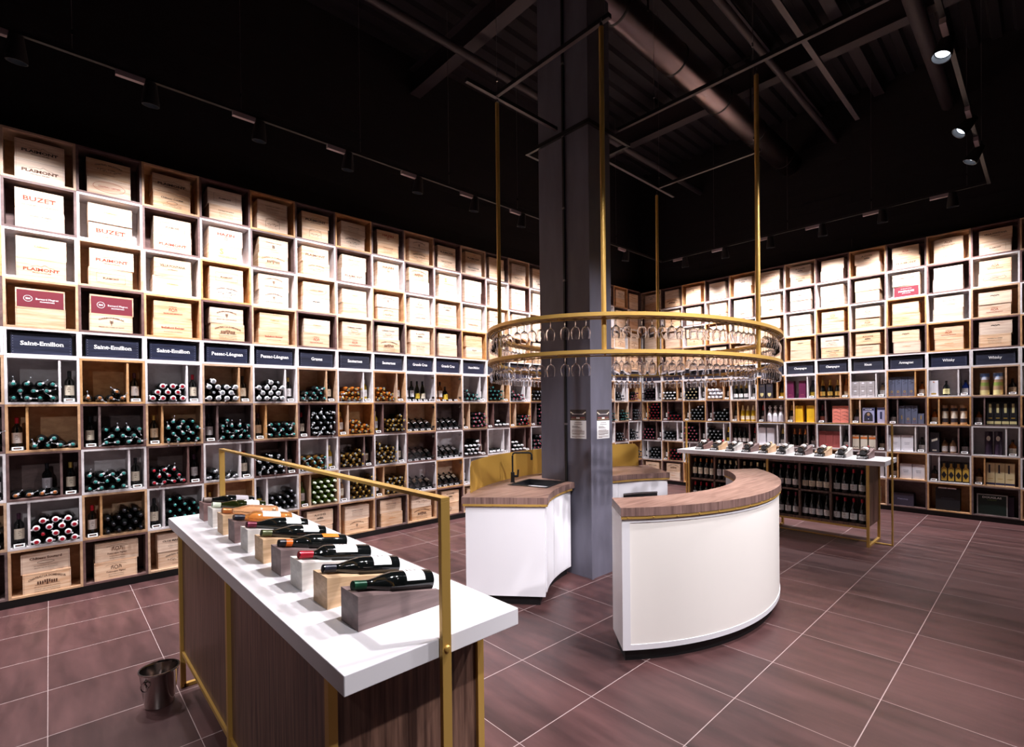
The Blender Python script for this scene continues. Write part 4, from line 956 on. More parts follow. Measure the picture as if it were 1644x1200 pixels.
# wedge blocks with a bottle each
def block_mesh(matn):
    m = MB(); Ln = .306; h0, h1, w_ = .112, .055, .0625
    secs = [(0, .014, .014, .0006), (.08, .014, .014, .0006), (.082, .014, .014, .014), (.40, .014, .014, .014), (.43, .042, .02, .030), (1.0, .042, .02, .030)]
    pts = []
    for t, n1, n2, d in secs:
        h = h0 + (h1 - h0) * t; y = -Ln / 2 + Ln * t
        pts += [(-w_, y, 0), (w_, y, 0), (w_, y, h), (n1, y, h), (n2, y, h - d), (-n2, y, h - d), (-n1, y, h), (-w_, y, h)]
    fs = []
    for i in range(len(secs) - 1):
        for k in range(8): fs.append((i * 8 + k, i * 8 + (k + 1) % 8, (i + 1) * 8 + (k + 1) % 8, (i + 1) * 8 + k))
    e_ = (len(secs) - 1) * 8
    for o_, rev in ((0, 0), (e_, 1)):
        for q in ((0, 1, 4, 5), (1, 2, 3, 4), (0, 5, 6, 7)): fs.append(tuple(o_ + i for i in q))
    return m.poly(pts, fs, matn).mesh('wedge')
BLK = {k: block_mesh('block_' + k) for k in ('walnut', 'ash', 'oak')}
foot_me = MB().prism([(-.05, 0), (.05, 0), (.05, .022), (-.05, .022)], 0, .05, 'black_plastic', axis='y')
foot_me = MB().prism([(0, 0), (.058, 0), (.05, .014), (.0, .040)], -.052, .052, 'black_plastic', axis='x').mesh('tag_holder')
disp_me = (lambda m: m.mesh('price_display'))(MB().box(-.036, .036, 0, .004, 0, .03, 'paper_white').box(-.026, .026, .004, .0048, .008, .023, 'black_plastic').box(-.018, .016, .0048, .0052, .012, .018, 'paper_grey'))
TILT = math.atan2(.057, .306)
NAMEF = {'walnut': 'walnut', 'ash': 'whitewashed', 'oak': 'pale oak'}
def block_unit(T, fin, which, tbl, btl, bl_label):
    e = thing('bottle_block', f"{NAMEF[fin]} wedge block, {which} on the {tbl} table", 'bottle stand', T, f'wedge blocks on the {tbl} table')
    for nm, me, TT in (('wedge', BLK[fin], Matrix()), ('tag_holder', foot_me, T_(0, .1535, 0)), ('price_display', disp_me, T_(0, .205, .006) @ Rx(.9))):
        o = bpy.data.objects.new(nm, me); COL.objects.link(o); o.parent = e; o.matrix_local = TT
    kind, glass, cap, lab, ex, rollz = btl
    # bottle: base at the low end (+y), neck towards the tall end (-y)
    y0 = .150; h = .112 - .057 * ((y0 + .153) / .306)
    B = T @ T_(0, y0, h + .0185) @ Rx(PI / 2 - TILT) @ Rz(PI + rollz)
    make_bottle('wine_bottle', B, bl_label, f'bottles resting on the wedge blocks of the {tbl} table', kind, glass, cap, lab, ex, 28)
near = [('walnut', ('burgundy', 'bottle_dark', 'cap_green', 'paper_white', (), 0), 'dark bottle with green capsule on the nearest walnut block'),
        ('oak', ('burgundy', 'bottle_dark', 'cap_navy', 'paper_white', (), 0), 'dark bottle with navy capsule on the second nearest block'),
        ('ash', ('bordeaux', 'bottle_dark', 'cap_red', 'paper_white', (), 0), 'dark bottle with bright red capsule, third nearest block'),
        ('walnut', ('burgundy', 'bottle_dark', 'cap_black', 'paper_orange', (), .5), 'dark bottle with orange label and orange neck band'),
        ('oak', ('burgundy', 'bottle_dark', 'cap_olive', 'paper_white', (), 0), 'dark bottle with olive green capsule, fifth nearest block'),
        ('ash', ('burgundy', 'bottle_dark', 'cap_wine', 'paper_white', (), 0), 'dark bottle with wine red capsule, sixth nearest block'),
        ('walnut', ('bordeaux', 'bottle_orange', 'cap_navy', 'paper_white', (), 0), 'orange-gold bottle with navy capsule, seventh nearest block'),
        ('oak', ('burgundy', 'bottle_rose', 'cap_copper', None, (), 0), 'pale rosé bottle with copper capsule, eighth nearest block'),
        ('ash', ('burgundy', 'bottle_olive', 'cap_mint', 'paper_white', (), 0), 'olive bottle with pale green capsule, second farthest block'),
        ('walnut', ('burgundy', 'bottle_dark', 'cap_taupe', 'paper_grey', (), 0), 'dark bottle with taupe capsule on the farthest block')]
WHO = ['nearest', 'second nearest', 'third nearest', 'fourth nearest', 'fifth nearest', 'sixth nearest', 'seventh nearest', 'eighth nearest', 'second farthest', 'farthest']
for k, (fin, btl, bl) in enumerate(near):
    block_unit(T_(4.7335 - .238 * k, -9.073, 1.0503), fin, WHO[k], 'near', btl, bl)
    if k == 3:
        o = bpy.data.objects.new('neck_band', bottle_part('burgundy', 'neck_band', 'cap_orangeband', 28)); COL.objects.link(o)
        o.parent = [x for x in bpy.data.objects if x.get('label') == bl][0]
farF = ['walnut', 'ash', 'oak', 'walnut', 'ash', 'oak', 'walnut', 'ash', 'oak', 'walnut']
farC = ['cap_red', 'cap_red', 'cap_red', 'cap_taupe', 'cap_black', 'cap_cream', 'cap_black', 'cap_black', 'cap_red', 'cap_wine']
for k in range(10):
    pos = ORD[k] if k < 5 else ['fifth', 'fourth', 'third', 'second', 'first'][k - 5]
    side = 'right' if k < 5 else 'left'
    block_unit(T_(4.70 - .2345 * k, -2.39, 1.0503) @ Rz(PI), farF[k], f"{pos} from the {side} end", 'far', ('bordeaux', 'bottle_dark', farC[k], 'paper_white', (), 0),
               f"tilted bottle, {pos} from the {side} end of the far white table top")

# ------------------------------------------------------------------ tasting counters
def arc(cx, cy, r, a0, a1, n=48): return [(cx + r * math.cos(math.radians(a0 + (a1 - a0) * k / n)), cy + r * math.sin(math.radians(a0 + (a1 - a0) * k / n))) for k in range(n + 1)]
bc = (2.80, -5.85)
fb = thing('tasting_bar', 'curved white front bar with walnut top and brass trim', 'bar counter', T_(0, 0, 0))
MB().strip(arc(*bc, 1.975, -40, 46.5), arc(*bc, 1.605, -38.8, 44.6), 1.002, 1.060, 'walnut_edge').obj('bar_top', fb, smooth=True)
tp = MB().strip(arc(*bc, 1.974, -39.95, 46.45), arc(*bc, 1.606, -38.75, 44.55), 1.060, 1.0606, 'walnut_top').obj('top_veneer', fb, smooth=True)
bt = MB().strip(arc(*bc, 1.972, -39.9, 46.4), arc(*bc, 1.962, -39.9, 46.4), .982, 1.002, 'brass').strip(arc(*bc, 1.62, -38.9, 44.7), arc(*bc, 1.61, -38.9, 44.7), .982, 1.002, 'brass').obj('brass_trim', fb, smooth=True)
sm = MB()
for k in range(17):
    a = math.radians(-38.5 + k * 5.2); sm.lathe([(.006, 0), (.005, .004), (0, .005)], 8, 'brass', T_(bc[0] + 1.972 * math.cos(a), bc[1] + 1.972 * math.sin(a), .992) @ Rz(a) @ Ry(PI / 2))
sm.obj('trim_stud', fb, smooth=True)
MB().strip(arc(*bc, 1.955, -39.7, 46.2), arc(*bc, 1.625, -39.0, 44.9), .088, 1.0015, 'cabinet_white').obj('cabinet_body', fb, smooth=True)
fr = MB()
for z0, z1 in ((.088, .125), (.955, .985)): fr.strip(arc(*bc, 1.961, -39.7, 46.2), arc(*bc, 1.954, -39.7, 46.2), z0, z1, 'cabinet_white')
for a0 in (-39.7, 44.6): fr.strip(arc(*bc, 1.961, a0, a0 + 1.6, 4), arc(*bc, 1.954, a0, a0 + 1.6, 4), .125, .955, 'cabinet_white')
fr.obj('front_frame', fb, smooth=True)
MB().strip(arc(*bc, 1.957, -38.1, 44.6), arc(*bc, 1.9545, -38.1, 44.6), .125, .955, 'cream_panel').obj('front_panel', fb, smooth=True)
MB().strip(arc(*bc, 1.92, -38.9, 45.4), arc(*bc, 1.66, -38.4, 44.3), 0, .088, 'plinth_black').obj('plinth', fb, smooth=True)

sc_ = (4.57, -5.68); A0, A1 = 141.5, 221.5
PX0, PX1, PY0, PY1 = 2.46, 3.145, -5.95, -5.59
sk = thing('sink_counter', 'white counter with walnut top, black sink and brass splashback behind the pillar', 'bar counter', T_(0, 0, 0))
# worktop built as two arcs meeting the pillar, with an opening for the basin
SKc = Vector((2.694, -6.264)); su = Vector((.404, .134)).normalized(); sv = Vector((-.138, .425)).normalized(); HW, HD = .213, .223
def in_basin(x, y):
    d = Vector((x, y)) - SKc; return abs(d.dot(su)) < HW - .004 and abs(d.dot(sv)) < HD - .004
def grid_top(z0, z1, matn, r0, r1, nA=200, nR=60):
    bm_v, cells = {}, set()
    for i in range(nA):
        for j in range(nR):
            a = math.radians(A0 + (A1 - A0) * (i + .5) / nA); r = r0 + (r1 - r0) * (j + .5) / nR
            x_, y_ = sc_[0] + r * math.cos(a), sc_[1] + r * math.sin(a)
            if in_basin(x_, y_) or (PX0 - .004 < x_ < PX1 + .004 and PY0 - .004 < y_ < PY1 + .004): continue
            cells.add((i, j))
    m = MB(); idx = {}
    def vid(i, j, z):
        k = (i, j, z)
        if k not in idx:
            a = math.radians(A0 + (A1 - A0) * i / nA); r = r0 + (r1 - r0) * j / nR
            idx[k] = len(m.v); m.v.append((sc_[0] + r * math.cos(a), sc_[1] + r * math.sin(a), z))
        return idx[k]
    top = m.mi('walnut_top'); side = m.mi(matn)
    for (i, j) in cells:
        m.f.append((vid(i, j, z1), vid(i, j + 1, z1), vid(i + 1, j + 1, z1), vid(i + 1, j, z1))); m.m.append(top)
        m.f.append((vid(i, j, z0), vid(i + 1, j, z0), vid(i + 1, j + 1, z0), vid(i, j + 1, z0))); m.m.append(side)
        for (di, dj, p, q) in ((-1, 0, (i, j), (i, j + 1)), (1, 0, (i + 1, j), (i + 1, j + 1)), (0, -1, (i, j), (i + 1, j)), (0, 1, (i, j + 1), (i + 1, j + 1))):
            if (i + di, j + dj) not in cells:
                m.f.append((vid(*p, z0), vid(*q, z0), vid(*q, z1), vid(*p, z1))); m.m.append(side)
    return m
grid_top(.898, .956, 'walnut_edge', 1.66, 2.42).obj('worktop', sk, smooth=True)
def arcs_cut(r0, r1, z0, z1, matn, a0=A0, a1=A1):
    """annulus body split so that it stops either side of the pillar"""
    m = MB(); aL = math.degrees(math.atan2(PY1 + .004 - sc_[1], PX1 - sc_[0])) % 360; aR = math.degrees(math.atan2(PY0 - .004 - sc_[1], PX1 - sc_[0])) % 360
    m.strip(arc(*sc_, r1, a0, 177.5, 24), arc(*sc_, r0, a0, 176.0, 24), z0, z1, matn)
    m.strip(arc(*sc_, r1, 188.5, a1, 24), arc(*sc_, r0, 190.8, a1, 24), z0, z1, matn)
    return m
arcs_cut(1.69, 2.39, .088, .8975, 'cabinet_white', A0 + .6, A1 - .6).obj('cabinet_body', sk, smooth=True)
arcs_cut(1.74, 2.33, 0, .088, 'plinth_black', A0 + 2, A1 - 2).obj('plinth', sk, smooth=True)
b_ = MB(); b_.strip(arc(*sc_, 1.674, 191, A1, 20), arc(*sc_, 1.664, 191, A1, 20), .878, .898, 'brass'); b_.strip(arc(*sc_, 1.674, A0, 176, 20), arc(*sc_, 1.664, A0, 176, 20), .878, .898, 'brass')
for aa in (A0, A1):
    a = math.radians(aa); p0 = Vector((sc_[0] + 1.664 * math.cos(a), sc_[1] + 1.664 * math.sin(a))); p1 = Vector((sc_[0] + 2.41 * math.cos(a), sc_[1] + 2.41 * math.sin(a)))
    nrm = Vector((-math.sin(a), math.cos(a))) * (-.010 if aa == A1 else .010)
    b_.poly([(*p0, .878), (*p1, .878), (*(p1 + nrm), .878), (*(p0 + nrm), .878), (*p0, .898), (*p1, .898), (*(p1 + nrm), .898), (*(p0 + nrm), .898)], [(0, 1, 2, 3), (4, 5, 6, 7), (0, 1, 5, 4), (1, 2, 6, 5), (2, 3, 7, 6), (3, 0, 4, 7)], 'brass')
    for k in range(4):
        q = p0 + (p1 - p0) * (.08 + k * .28); sg = 1 if aa == A1 else -1
        b_.lathe([(.006, 0), (.005, .004), (0, .005)], 8, 'brass', T_(q.x, q.y, .888) @ Rz(a + sg * PI / 2) @ Ry(PI / 2))
for k in range(5):
    a = math.radians(194 + k * 6.4); b_.lathe([(.006, 0), (.005, .004), (0, .005)], 8, 'brass', T_(sc_[0] + 1.664 * math.cos(a), sc_[1] + 1.664 * math.sin(a), .888) @ Rz(a + PI) @ Ry(PI / 2))
b_.obj('brass_trim', sk, smooth=True)
d_ = MB()   # cabinet doors: thin frames on the inner curve
for a0, a1 in ((193, 206), (206.6, 219)): d_.strip(arc(*sc_, 1.690, a0, a1, 10), arc(*sc_, 1.678, a0, a1, 10), .11, .87, 'cabinet_white')
d_.obj('door', sk, smooth=True)
d_ = MB(); d_.strip(arc(*sc_, 1.690, 164.5, 175.6, 10), arc(*sc_, 1.678, 164.5, 175.6, 10), .11, .87, 'cabinet_white'); d_.obj('door', sk, smooth=True)
d_ = MB(); d_.strip(arc(*sc_, 1.690, 143, 163.9, 10), arc(*sc_, 1.684, 143, 163.9, 10), .11, .87, 'cabinet_white')
d_.strip(arc(*sc_, 1.686, 146.5, 161.5, 10), arc(*sc_, 1.680, 146.5, 161.5, 10), .3, .74, 'black_matte').strip(arc(*sc_, 1.680, 146.5, 161.5, 10), arc(*sc_, 1.674, 146.5, 161.5, 10), .725, .735, 'steel')
d_.obj('glass_washer_front', sk, smooth=True)
# splashback
spm = MB(); n = 60; a0s, a1s = 216.6, 144.6; pts = []; zt_, zb_, rc = 1.243, .9565, .05
for k in range(n + 1):
    a = math.radians(a0s + (a1s - a0s) * k / n); s_len = abs(math.radians(a1s - a0s)) * 2.385 * k / n; e_len = abs(math.radians(a1s - a0s)) * 2.385 - s_len
    dd = min(s_len, e_len); zz = zt_ if dd > rc else zt_ - rc + math.sqrt(max(rc * rc - (rc - dd) ** 2, 0))
    for r_ in (2.388, 2.384): pts.append((sc_[0] + r_ * math.cos(a), sc_[1] + r_ * math.sin(a), zb_)); pts.append((sc_[0] + r_ * math.cos(a), sc_[1] + r_ * math.sin(a), zz))
fs = []
for k in range(n):
    o = 4 * k; fs += [(o, o + 1, o + 5, o + 4), (o + 2, o + 6, o + 7, o + 3), (o + 1, o + 3, o + 7, o + 5), (o, o + 4, o + 6, o + 2)]
fs += [(0, 2, 3, 1), (4 * n, 4 * n + 1, 4 * n + 3, 4 * n + 2)]
spm.poly(pts, fs, 'brass_sheet'); spm.obj('splashback', sk, smooth=True)
# basin and tap
def Q(u, v_, z): p = SKc + su * u + sv * v_; return (p.x, p.y, z)
bs = MB(); o1 = [(-HW, -HD), (HW, -HD), (HW, HD), (-HW, HD)]; i1 = [(x_ * .9, y_ * .9) for x_, y_ in o1]
def loop(pp, z): return [Q(a, b, z) for a, b in pp]
V = loop([(x_ * 1.03, y_ * 1.03) for x_, y_ in o1], .9565) + loop([(x_ * 1.03, y_ * 1.03) for x_, y_ in o1], .961) + loop(i1, .961) + loop([(x_ * .86, y_ * .86) for x_, y_ in o1], .80) + loop(o1, .9565) + loop([(x_ * .9, y_ * .9) for x_, y_ in o1], .79)
F_ = []
for k in range(4):
    j = (k + 1) % 4; F_ += [(k, j, 4 + j, 4 + k), (4 + k, 4 + j, 8 + j, 8 + k), (8 + k, 8 + j, 12 + j, 12 + k), (k, 16 + k, 16 + j, j), (16 + k, 20 + k, 20 + j, 16 + j)]
F_ += [(12, 13, 14, 15), (20, 23, 22, 21)]
bs.poly(V, F_, 'black_plastic').obj('basin', sk)
fx, fy = 2.461, -6.39
tb = MB(); tb.lathe([(.025, 0), (.025, .004), (.02, .006), (.02, .105), (.012, .108)], 16, 'black_matte', T_(fx, fy, .9565))
dirx = Vector((.94, -.05)).normalized(); dv = Vector((.62, .55)).normalized()
path = [(fx, fy, 1.06), (fx, fy, 1.235)] + [(fx + dv.x * .03 * (1 - math.cos(t)), fy + dv.y * .03 * (1 - math.cos(t)), 1.235 + .03 * math.sin(t)) for t in (.4, .8, 1.2, PI / 2)] + \
       [(fx + dv.x * .17, fy + dv.y * .17, 1.265), (fx + dv.x * .19, fy + dv.y * .19, 1.26), (fx + dv.x * .2, fy + dv.y * .2, 1.245), (fx + dv.x * .2, fy + dv.y * .2, 1.215)]
tb.tube(path, .0095, 'black_matte', 10); tb.lathe([(.012, 0), (.012, .03)], 10, 'black_matte', T_(fx + dv.x * .2, fy + dv.y * .2, 1.19)); tb.tube([(fx, fy, 1.02), (fx + .045, fy + .03, 1.022)], .012, 'black_matte', 8)
o = tb.obj('tap', sk, smooth=True)
MB().tube([(fx + .045, fy + .03, 1.015), (fx + .05, fy + .034, 1.09)], .009, 'black_matte', 8).obj('tap_lever', o, smooth=True)

# ------------------------------------------------------------------ pillar with conduit and notices
p = MB().box(PX0, PX1, PY0, PY1, 0, ZC, 'pillar_paint').box(PX1 - .001, PX1 + .012, PY0 - .012, PY0 + .02, 0, 4.55, 'pillar_paint').obj('pillar'); p['kind'] = 'structure'
cd = thing('cable_conduit', 'black vertical cable conduit fixed to the dark face of the pillar', 'conduit', T_(2.83, PY0 - .012, 0))
MB().box(-.011, .011, -.011, .011, .957, 6.5, 'black_matte').obj('conduit_tube', cd)
g = MB()
for k in range(6): g.box(-.016, .016, -.013, .011, 1.55 + k * .75, 1.57 + k * .75, 'wire')
g.obj('conduit_clip', cd)
def notice(T, label, grp):
    e = thing('notice_sheet', label, 'notice', T, grp)
    m = MB(); m.box(-.105, .105, -.001, 0, .186, .297, 'ink_dark'); r2 = random.Random(2)
    for k in range(5): bar(m, 0, .2 + k * .017, .19 - k * .01, .006, ['box_sand', 'box_dustyred', 'box_greyviolet', 'paper_grey', 'box_charcoal'][k], -.0015)
    for sg in (-1, 1): m.poly([(sg * .1, -.0018, .265), (sg * .055, -.0018, .25), (sg * .055, -.0018, .255), (sg * .1, -.0018, .278)], [(0, 1, 2, 3)], 'paper_cream')
    bar(m, 0, .211, .045, .016, 'paper_white', -.002); m.obj('picture', e)
    m = MB(); m.box(-.105, .105, -.001, 0, 0, .186, 'paper_white')
    for z, ww, xx in ((.165, .09, 0), (.148, .11, 0), (.127, .08, -.04), (.118, .1, -.03), (.109, .12, -.02), (.088, .13, -.015), (.079, .17, 0), (.07, .17, 0), (.058, .17, 0), (.049, .16, 0), (.04, .1, -.03), (.022, .17, 0), (.014, .06, -.05)):
        bar(m, xx, z, ww, .004, 'ink_dark' if z > .1 else 'ink', -.0014)
    m.obj('paper', e); return e
notice(T_(2.985, PY0 - .0015, 1.412), 'printed notice taped on the dark front face of the pillar', 'notices on the pillar')
notice(T_(PX1 + .0015, -5.745, 1.408) @ Rz(PI / 2), 'printed notice taped on the pale lit side of the pillar', 'notices on the pillar')

# ------------------------------------------------------------------ hanging glass rack
RC_ = (3.324, -5.32); RA, RB = 1.28, 1.864; RT = math.radians(2.5)
def ell(off, n=144):
    o = []
    for k in range(n):
        a = 2 * PI * k / n; x_, y_ = (RA + off) * math.cos(a), (RB + off) * math.sin(a); o.append((RC_[0] + x_ * math.cos(RT) - y_ * math.sin(RT), RC_[1] + x_ * math.sin(RT) + y_ * math.cos(RT)))
    return o
gr = thing('glass_rack', 'brass two-tier oval rack hung from the ceiling around the pillar', 'hanging rack', T_(0, 0, 0))
ZU, ZL = 2.448, 2.168
for z, nm in ((ZU, 'upper_band'), (ZL, 'lower_band')):
    m = MB().strip(ell(0), ell(-.10), z - .028, z, 'brass', closed=True); m.obj(nm, gr, smooth=True)
    m = MB()
    for off in (-.033, -.067):
        m.strip(ell(off + .003), ell(off - .003), z - .046, z - .041, 'brass', closed=True)
    E_ = ell(-.033); E2 = ell(-.067)
    for k in range(0, 144, 6):
        for EE in (E_, E2): m.box(EE[k][0] - .003, EE[k][0] + .003, EE[k][1] - .003, EE[k][1] + .003, z - .042, z - .028, 'brass')
    m.obj('glass_rail', gr)
rods = [(2.755, -6.81), (3.985, -6.845), (4.553, -5.40), (3.935, -3.746), (2.637, -3.816), (2.10, -5.35)]
for x_, y_ in rods:
    r_ = MB().lathe([(.019, ZL - .028), (.019, 4.60)], 12, 'brass', T_(x_, y_, 0)).obj('rod', gr, smooth=True)
    MB().tube([(x_, y_, 4.60), (x_ + .004, y_, 4.66)], .003, 'wire', 6).lathe([(.012, 4.61), (.014, 4.625), (.006, 4.64)], 8, 'chrome', T_(x_, y_, 0)).obj('hanger_hook', r_, smooth=True)
gp = [(0, 0), (.031, 0), (.0325, -.0015), (.028, -.003), (.007, -.007), (.0035, -.014), (.0032, -.048), (.006, -.056), (.02, -.064), (.031, -.080), (.0345, -.098), (.0335, -.118), (.0275, -.152), (.0268, -.1525),
      (.0325, -.118), (.0335, -.098), (.030, -.081), (.019, -.0655), (.0, -.060)]
gmesh = MB().lathe(gp, 20, 'clear_glass', caps=False).mesh('wine_glass', smooth=True)
gmesh.polygons.foreach_set('use_smooth', [True] * len(gmesh.polygons))
# arc-length walk round the oval
NN = 2000; E_ = ell(-.05, NN); S = [0]
for k in range(NN): S.append(S[-1] + math.hypot(E_[(k + 1) % NN][0] - E_[k][0], E_[(k + 1) % NN][1] - E_[k][1]))
tot = S[-1]; import bisect
def at_s(s):
    k = bisect.bisect(S, s % tot) - 1; return E_[min(k, NN - 1)]
for z, tier in ((ZU, 'upper'), (ZL, 'lower')):
    s = .03; cnt = 0
    while s < tot - .05:
        x_, y_ = at_s(s)
        if min(math.hypot(x_ - a, y_ - b) for a, b in rods) < .075: s += .02; continue
        o = bpy.data.objects.new('wine_glass', gmesh); COL.objects.link(o); o.location = (x_, y_, z - .0385); o.rotation_euler = (0, 0, rnd.uniform(0, 6))
        sd = 'front' if (y_ < -6.2 and x_ > 2.6) else 'right end' if (x_ > 4.1) else 'back' if y_ > -4.4 else 'left'
        tag(o, f"clear wine glass hanging upside down from the {sd} of the {tier} brass tier", 'wine glass', f"wine glasses on the {sd} of the {tier} tier")
        cnt += 1; s += .0815 if cnt % 5 else .118

# ------------------------------------------------------------------ champagne bucket
bk = thing('ice_bucket', 'steel ice bucket on the floor beside the near table', 'bucket', T_(2.66, -9.47, 0) @ Rz(2.2))
MB().lathe([(0, .004), (.068, .0), (.074, .006), (.098, .205), (.104, .212), (.104, .219), (.096, .219), (.092, .206), (.070, .012), (0, .010)], 40, 'steel').obj('bucket_body', bk, smooth=True)
for s_ in (-1, 1):
    h = MB(); ringp = [(s_ * (.096 + .006 * math.cos(a) * 0 + .004), .024 * math.cos(a), .150 + .024 * math.sin(a)) for a in [2 * PI * k / 16 for k in range(17)]]
    h.tube(ringp, .003, 'steel', 6); h.lathe([(.01, 0), (.01, .008), (0, .011)], 10, 'steel', T_(s_ * .093, 0, .175) @ Ry(s_ * PI / 2)); h.obj('ring_handle', bk, smooth=True)

# ------------------------------------------------------------------ ceiling services
def ibeam(name, label, y, z0, x0, x1):
    m = MB(); m.box(x0, x1, y - .09, y + .09, z0, z0 + .018, 'steel_dark').box(x0, x1, y - .09, y + .09, z0 + .36, z0 + .378, 'steel_dark').box(x0, x1, y - .006, y + .006, z0 + .018, z0 + .36, 'steel_dark')
    return tag(m.obj(name), label, 'beam')
ibeam('steel_beam', 'dark steel beam crossing the ceiling over the pillar', -5.77, 6.5, X0 + .001, X1 - .001)
ibeam('steel_beam', 'dark steel beam nearer the right wall', -2.03, 6.5, X0 + .001, X1 - .001)
ibeam('steel_beam', 'dark steel beam at the near side of the ceiling', -9.5, 6.5, X0 + .001, X1 - .001)
def pipe(name, label, x_, z, r, y0, y1, cat, matn='steel_dark', n=16):
    return tag(MB().tube([(x_, y0, z), (x_, y1, z)], r, matn, n).obj(name, smooth=True), label, cat)
pipe('round_pipe', 'thin dark pipe under the ceiling left of the pillar', 1.22, 6.25, .05, Y0 + .01, Y1 - .001, 'pipe')
pipe('round_pipe', 'thick dark pipe under the ceiling at right', 5.22, 6.33, .085, Y0 + .01, Y1 - .001, 'pipe')
pipe('round_pipe', 'thin dark pipe between duct and thick pipe', 3.72, 6.36, .045, Y0 + .01, Y1 - .001, 'pipe')
du = thing('air_duct', 'shiny round metal air duct running to the right wall', 'duct', T_(3.05, 0, 6.12))
MB().tube([(0, -11, 0), (0, .10, 0)], .19, 'duct_metal', 32).obj('duct_tube', du, smooth=True)
for k in range(8): MB().lathe([(.192, 0), (.197, .01), (.197, .03), (.192, .04)], 32, 'track_black', T_(0, -.3 - k * 1.25, 0) @ Rx(PI / 2), caps=False).obj('duct_clamp', du, smooth=True)
for y_ in (-8.2, -5.0, -2.2):
    MB().box(-.21, -.195, y_ - .01, y_ + .01, 0, .8, 'track_black').box(.195, .21, y_ - .01, y_ + .01, 0, .8, 'track_black').box(-.21, .21, y_ - .01, y_ + .01, .8, .815, 'track_black').obj('duct_hanger', du)
for i, x_ in enumerate((3.45, 4.35)):
    m = MB().box(x_ - .07, x_ + .07, Y0 + .01, Y1 - .001, 6.88, 6.90, 'steel_dark').box(x_ - .004, x_ + .004, Y0 + .01, Y1 - .001, 6.90, 7.04, 'steel_dark')
    tag(m.obj('roof_purlin'), ['dark roof purlin just right of the air duct', 'dark roof purlin farther right of the air duct'][i], 'purlin')
ct = MB().box(4.30, 4.36, -11, -1.0, 5.98, 5.984, 'track_grey').box(4.30, 4.304, -11, -1.0, 5.984, 6.01, 'track_grey').box(4.356, 4.36, -11, -1.0, 5.984, 6.01, 'track_grey')
tag(ct.obj('cable_tray'), 'narrow galvanised cable tray under the ceiling right of the duct', 'cable tray')
# light tracks
ZT = 4.65; ZW = 4.71
def track(label, a, b, wires=(), grp=None, z=ZT, collar=False):
    e = thing('light_track', label, 'light track', T_(0, 0, 0), grp)
    (xa, ya), (xb, yb) = a, b; t = .018
    MB().box(min(xa, xb) - t, max(xa, xb) + t, min(ya, yb) - t, max(ya, yb) + t, z, z + .034, 'track_black').box(min(xa, xb) - t + .001, max(xa, xb) + t - .001, min(ya, yb) - t + .001, max(ya, yb) + t - .001, z - .001, z, 'track_grey' if grp == 'g' else 'track_black').obj('track_rail', e)
    for (x_, y_) in wires:
        q = MB().tube([(x_, y_, z + .03), (x_, y_, ZC + .01)], .0022, 'wire', 5); q.lathe([(.008, 0), (.008, .03), (.003, .04)], 8, 'chrome', T_(x_, y_, z + .16)); q.obj('suspension_wire', e)
    return e
track('long black light track hung along the left wall', (.78, -13.5), (.78, -.55), [(.78, -9.75 + k * 1.27) for k in range(7)], z=ZW)
track('long black light track hung along the right wall', (.82, -.53), (5.70, -.53), [(1.9, -.53), (3.2, -.53), (4.4, -.53), (5.5, -.53)], z=ZW)
track('light track running from the right wall towards the camera', (5.72, -.51), (5.72, -12.5), [(5.72, -1.6), (5.72, -5.0), (5.72, -8.0)], z=ZW)
o = track('track bar left of the pillar above the oval rack', (2.745, -7.15), (2.745, -5.99), [(2.745, -6.8)], 'g')
o = track('track bar behind the pillar above the oval rack', (2.70, -5.55), (2.70, -3.5), [(2.7, -3.86)], 'g')
o = track('track bar crossing in front of the pillar above the rack', (2.785, -6.82), (4.03, -6.82), [(4.0, -6.82)], 'g')
o = track('track bar running right from the pillar above the rack', (3.19, -5.47), (5.68, -5.47), [(4.55, -5.47), (3.6, -5.47)], 'g')
o = track('track bar at the far side above the oval rack', (2.74, -3.9), (4.0, -3.9), [(3.95, -3.9)], 'g')
cl = MB(); zc0 = 4.56
for a, b in (((PX0 - .14, PX1 + .02), (PY0 - .016, PY0 + .016)), ((PX0 - .14, PX1 + .02), (PY1 + .3, PY1 + .332))): cl.box(a[0], a[1], b[0] - (.02 if b[0] < -5.9 else 0), b[1] - (.02 if b[0] < -5.9 else 0), zc0, zc0 + .04, 'track_black')
cl.box(PX1 + .004, PX1 + .036, PY0 - .036, PY1 + .332, zc0, zc0 + .04, 'track_black').box(PX0 - .172, PX0 - .14, PY0 - .036, PY1 + .332, zc0, zc0 + .04, 'track_black')
tag(cl.obj('mounting_collar'), 'black square collar track wrapped around the pillar', 'light track')
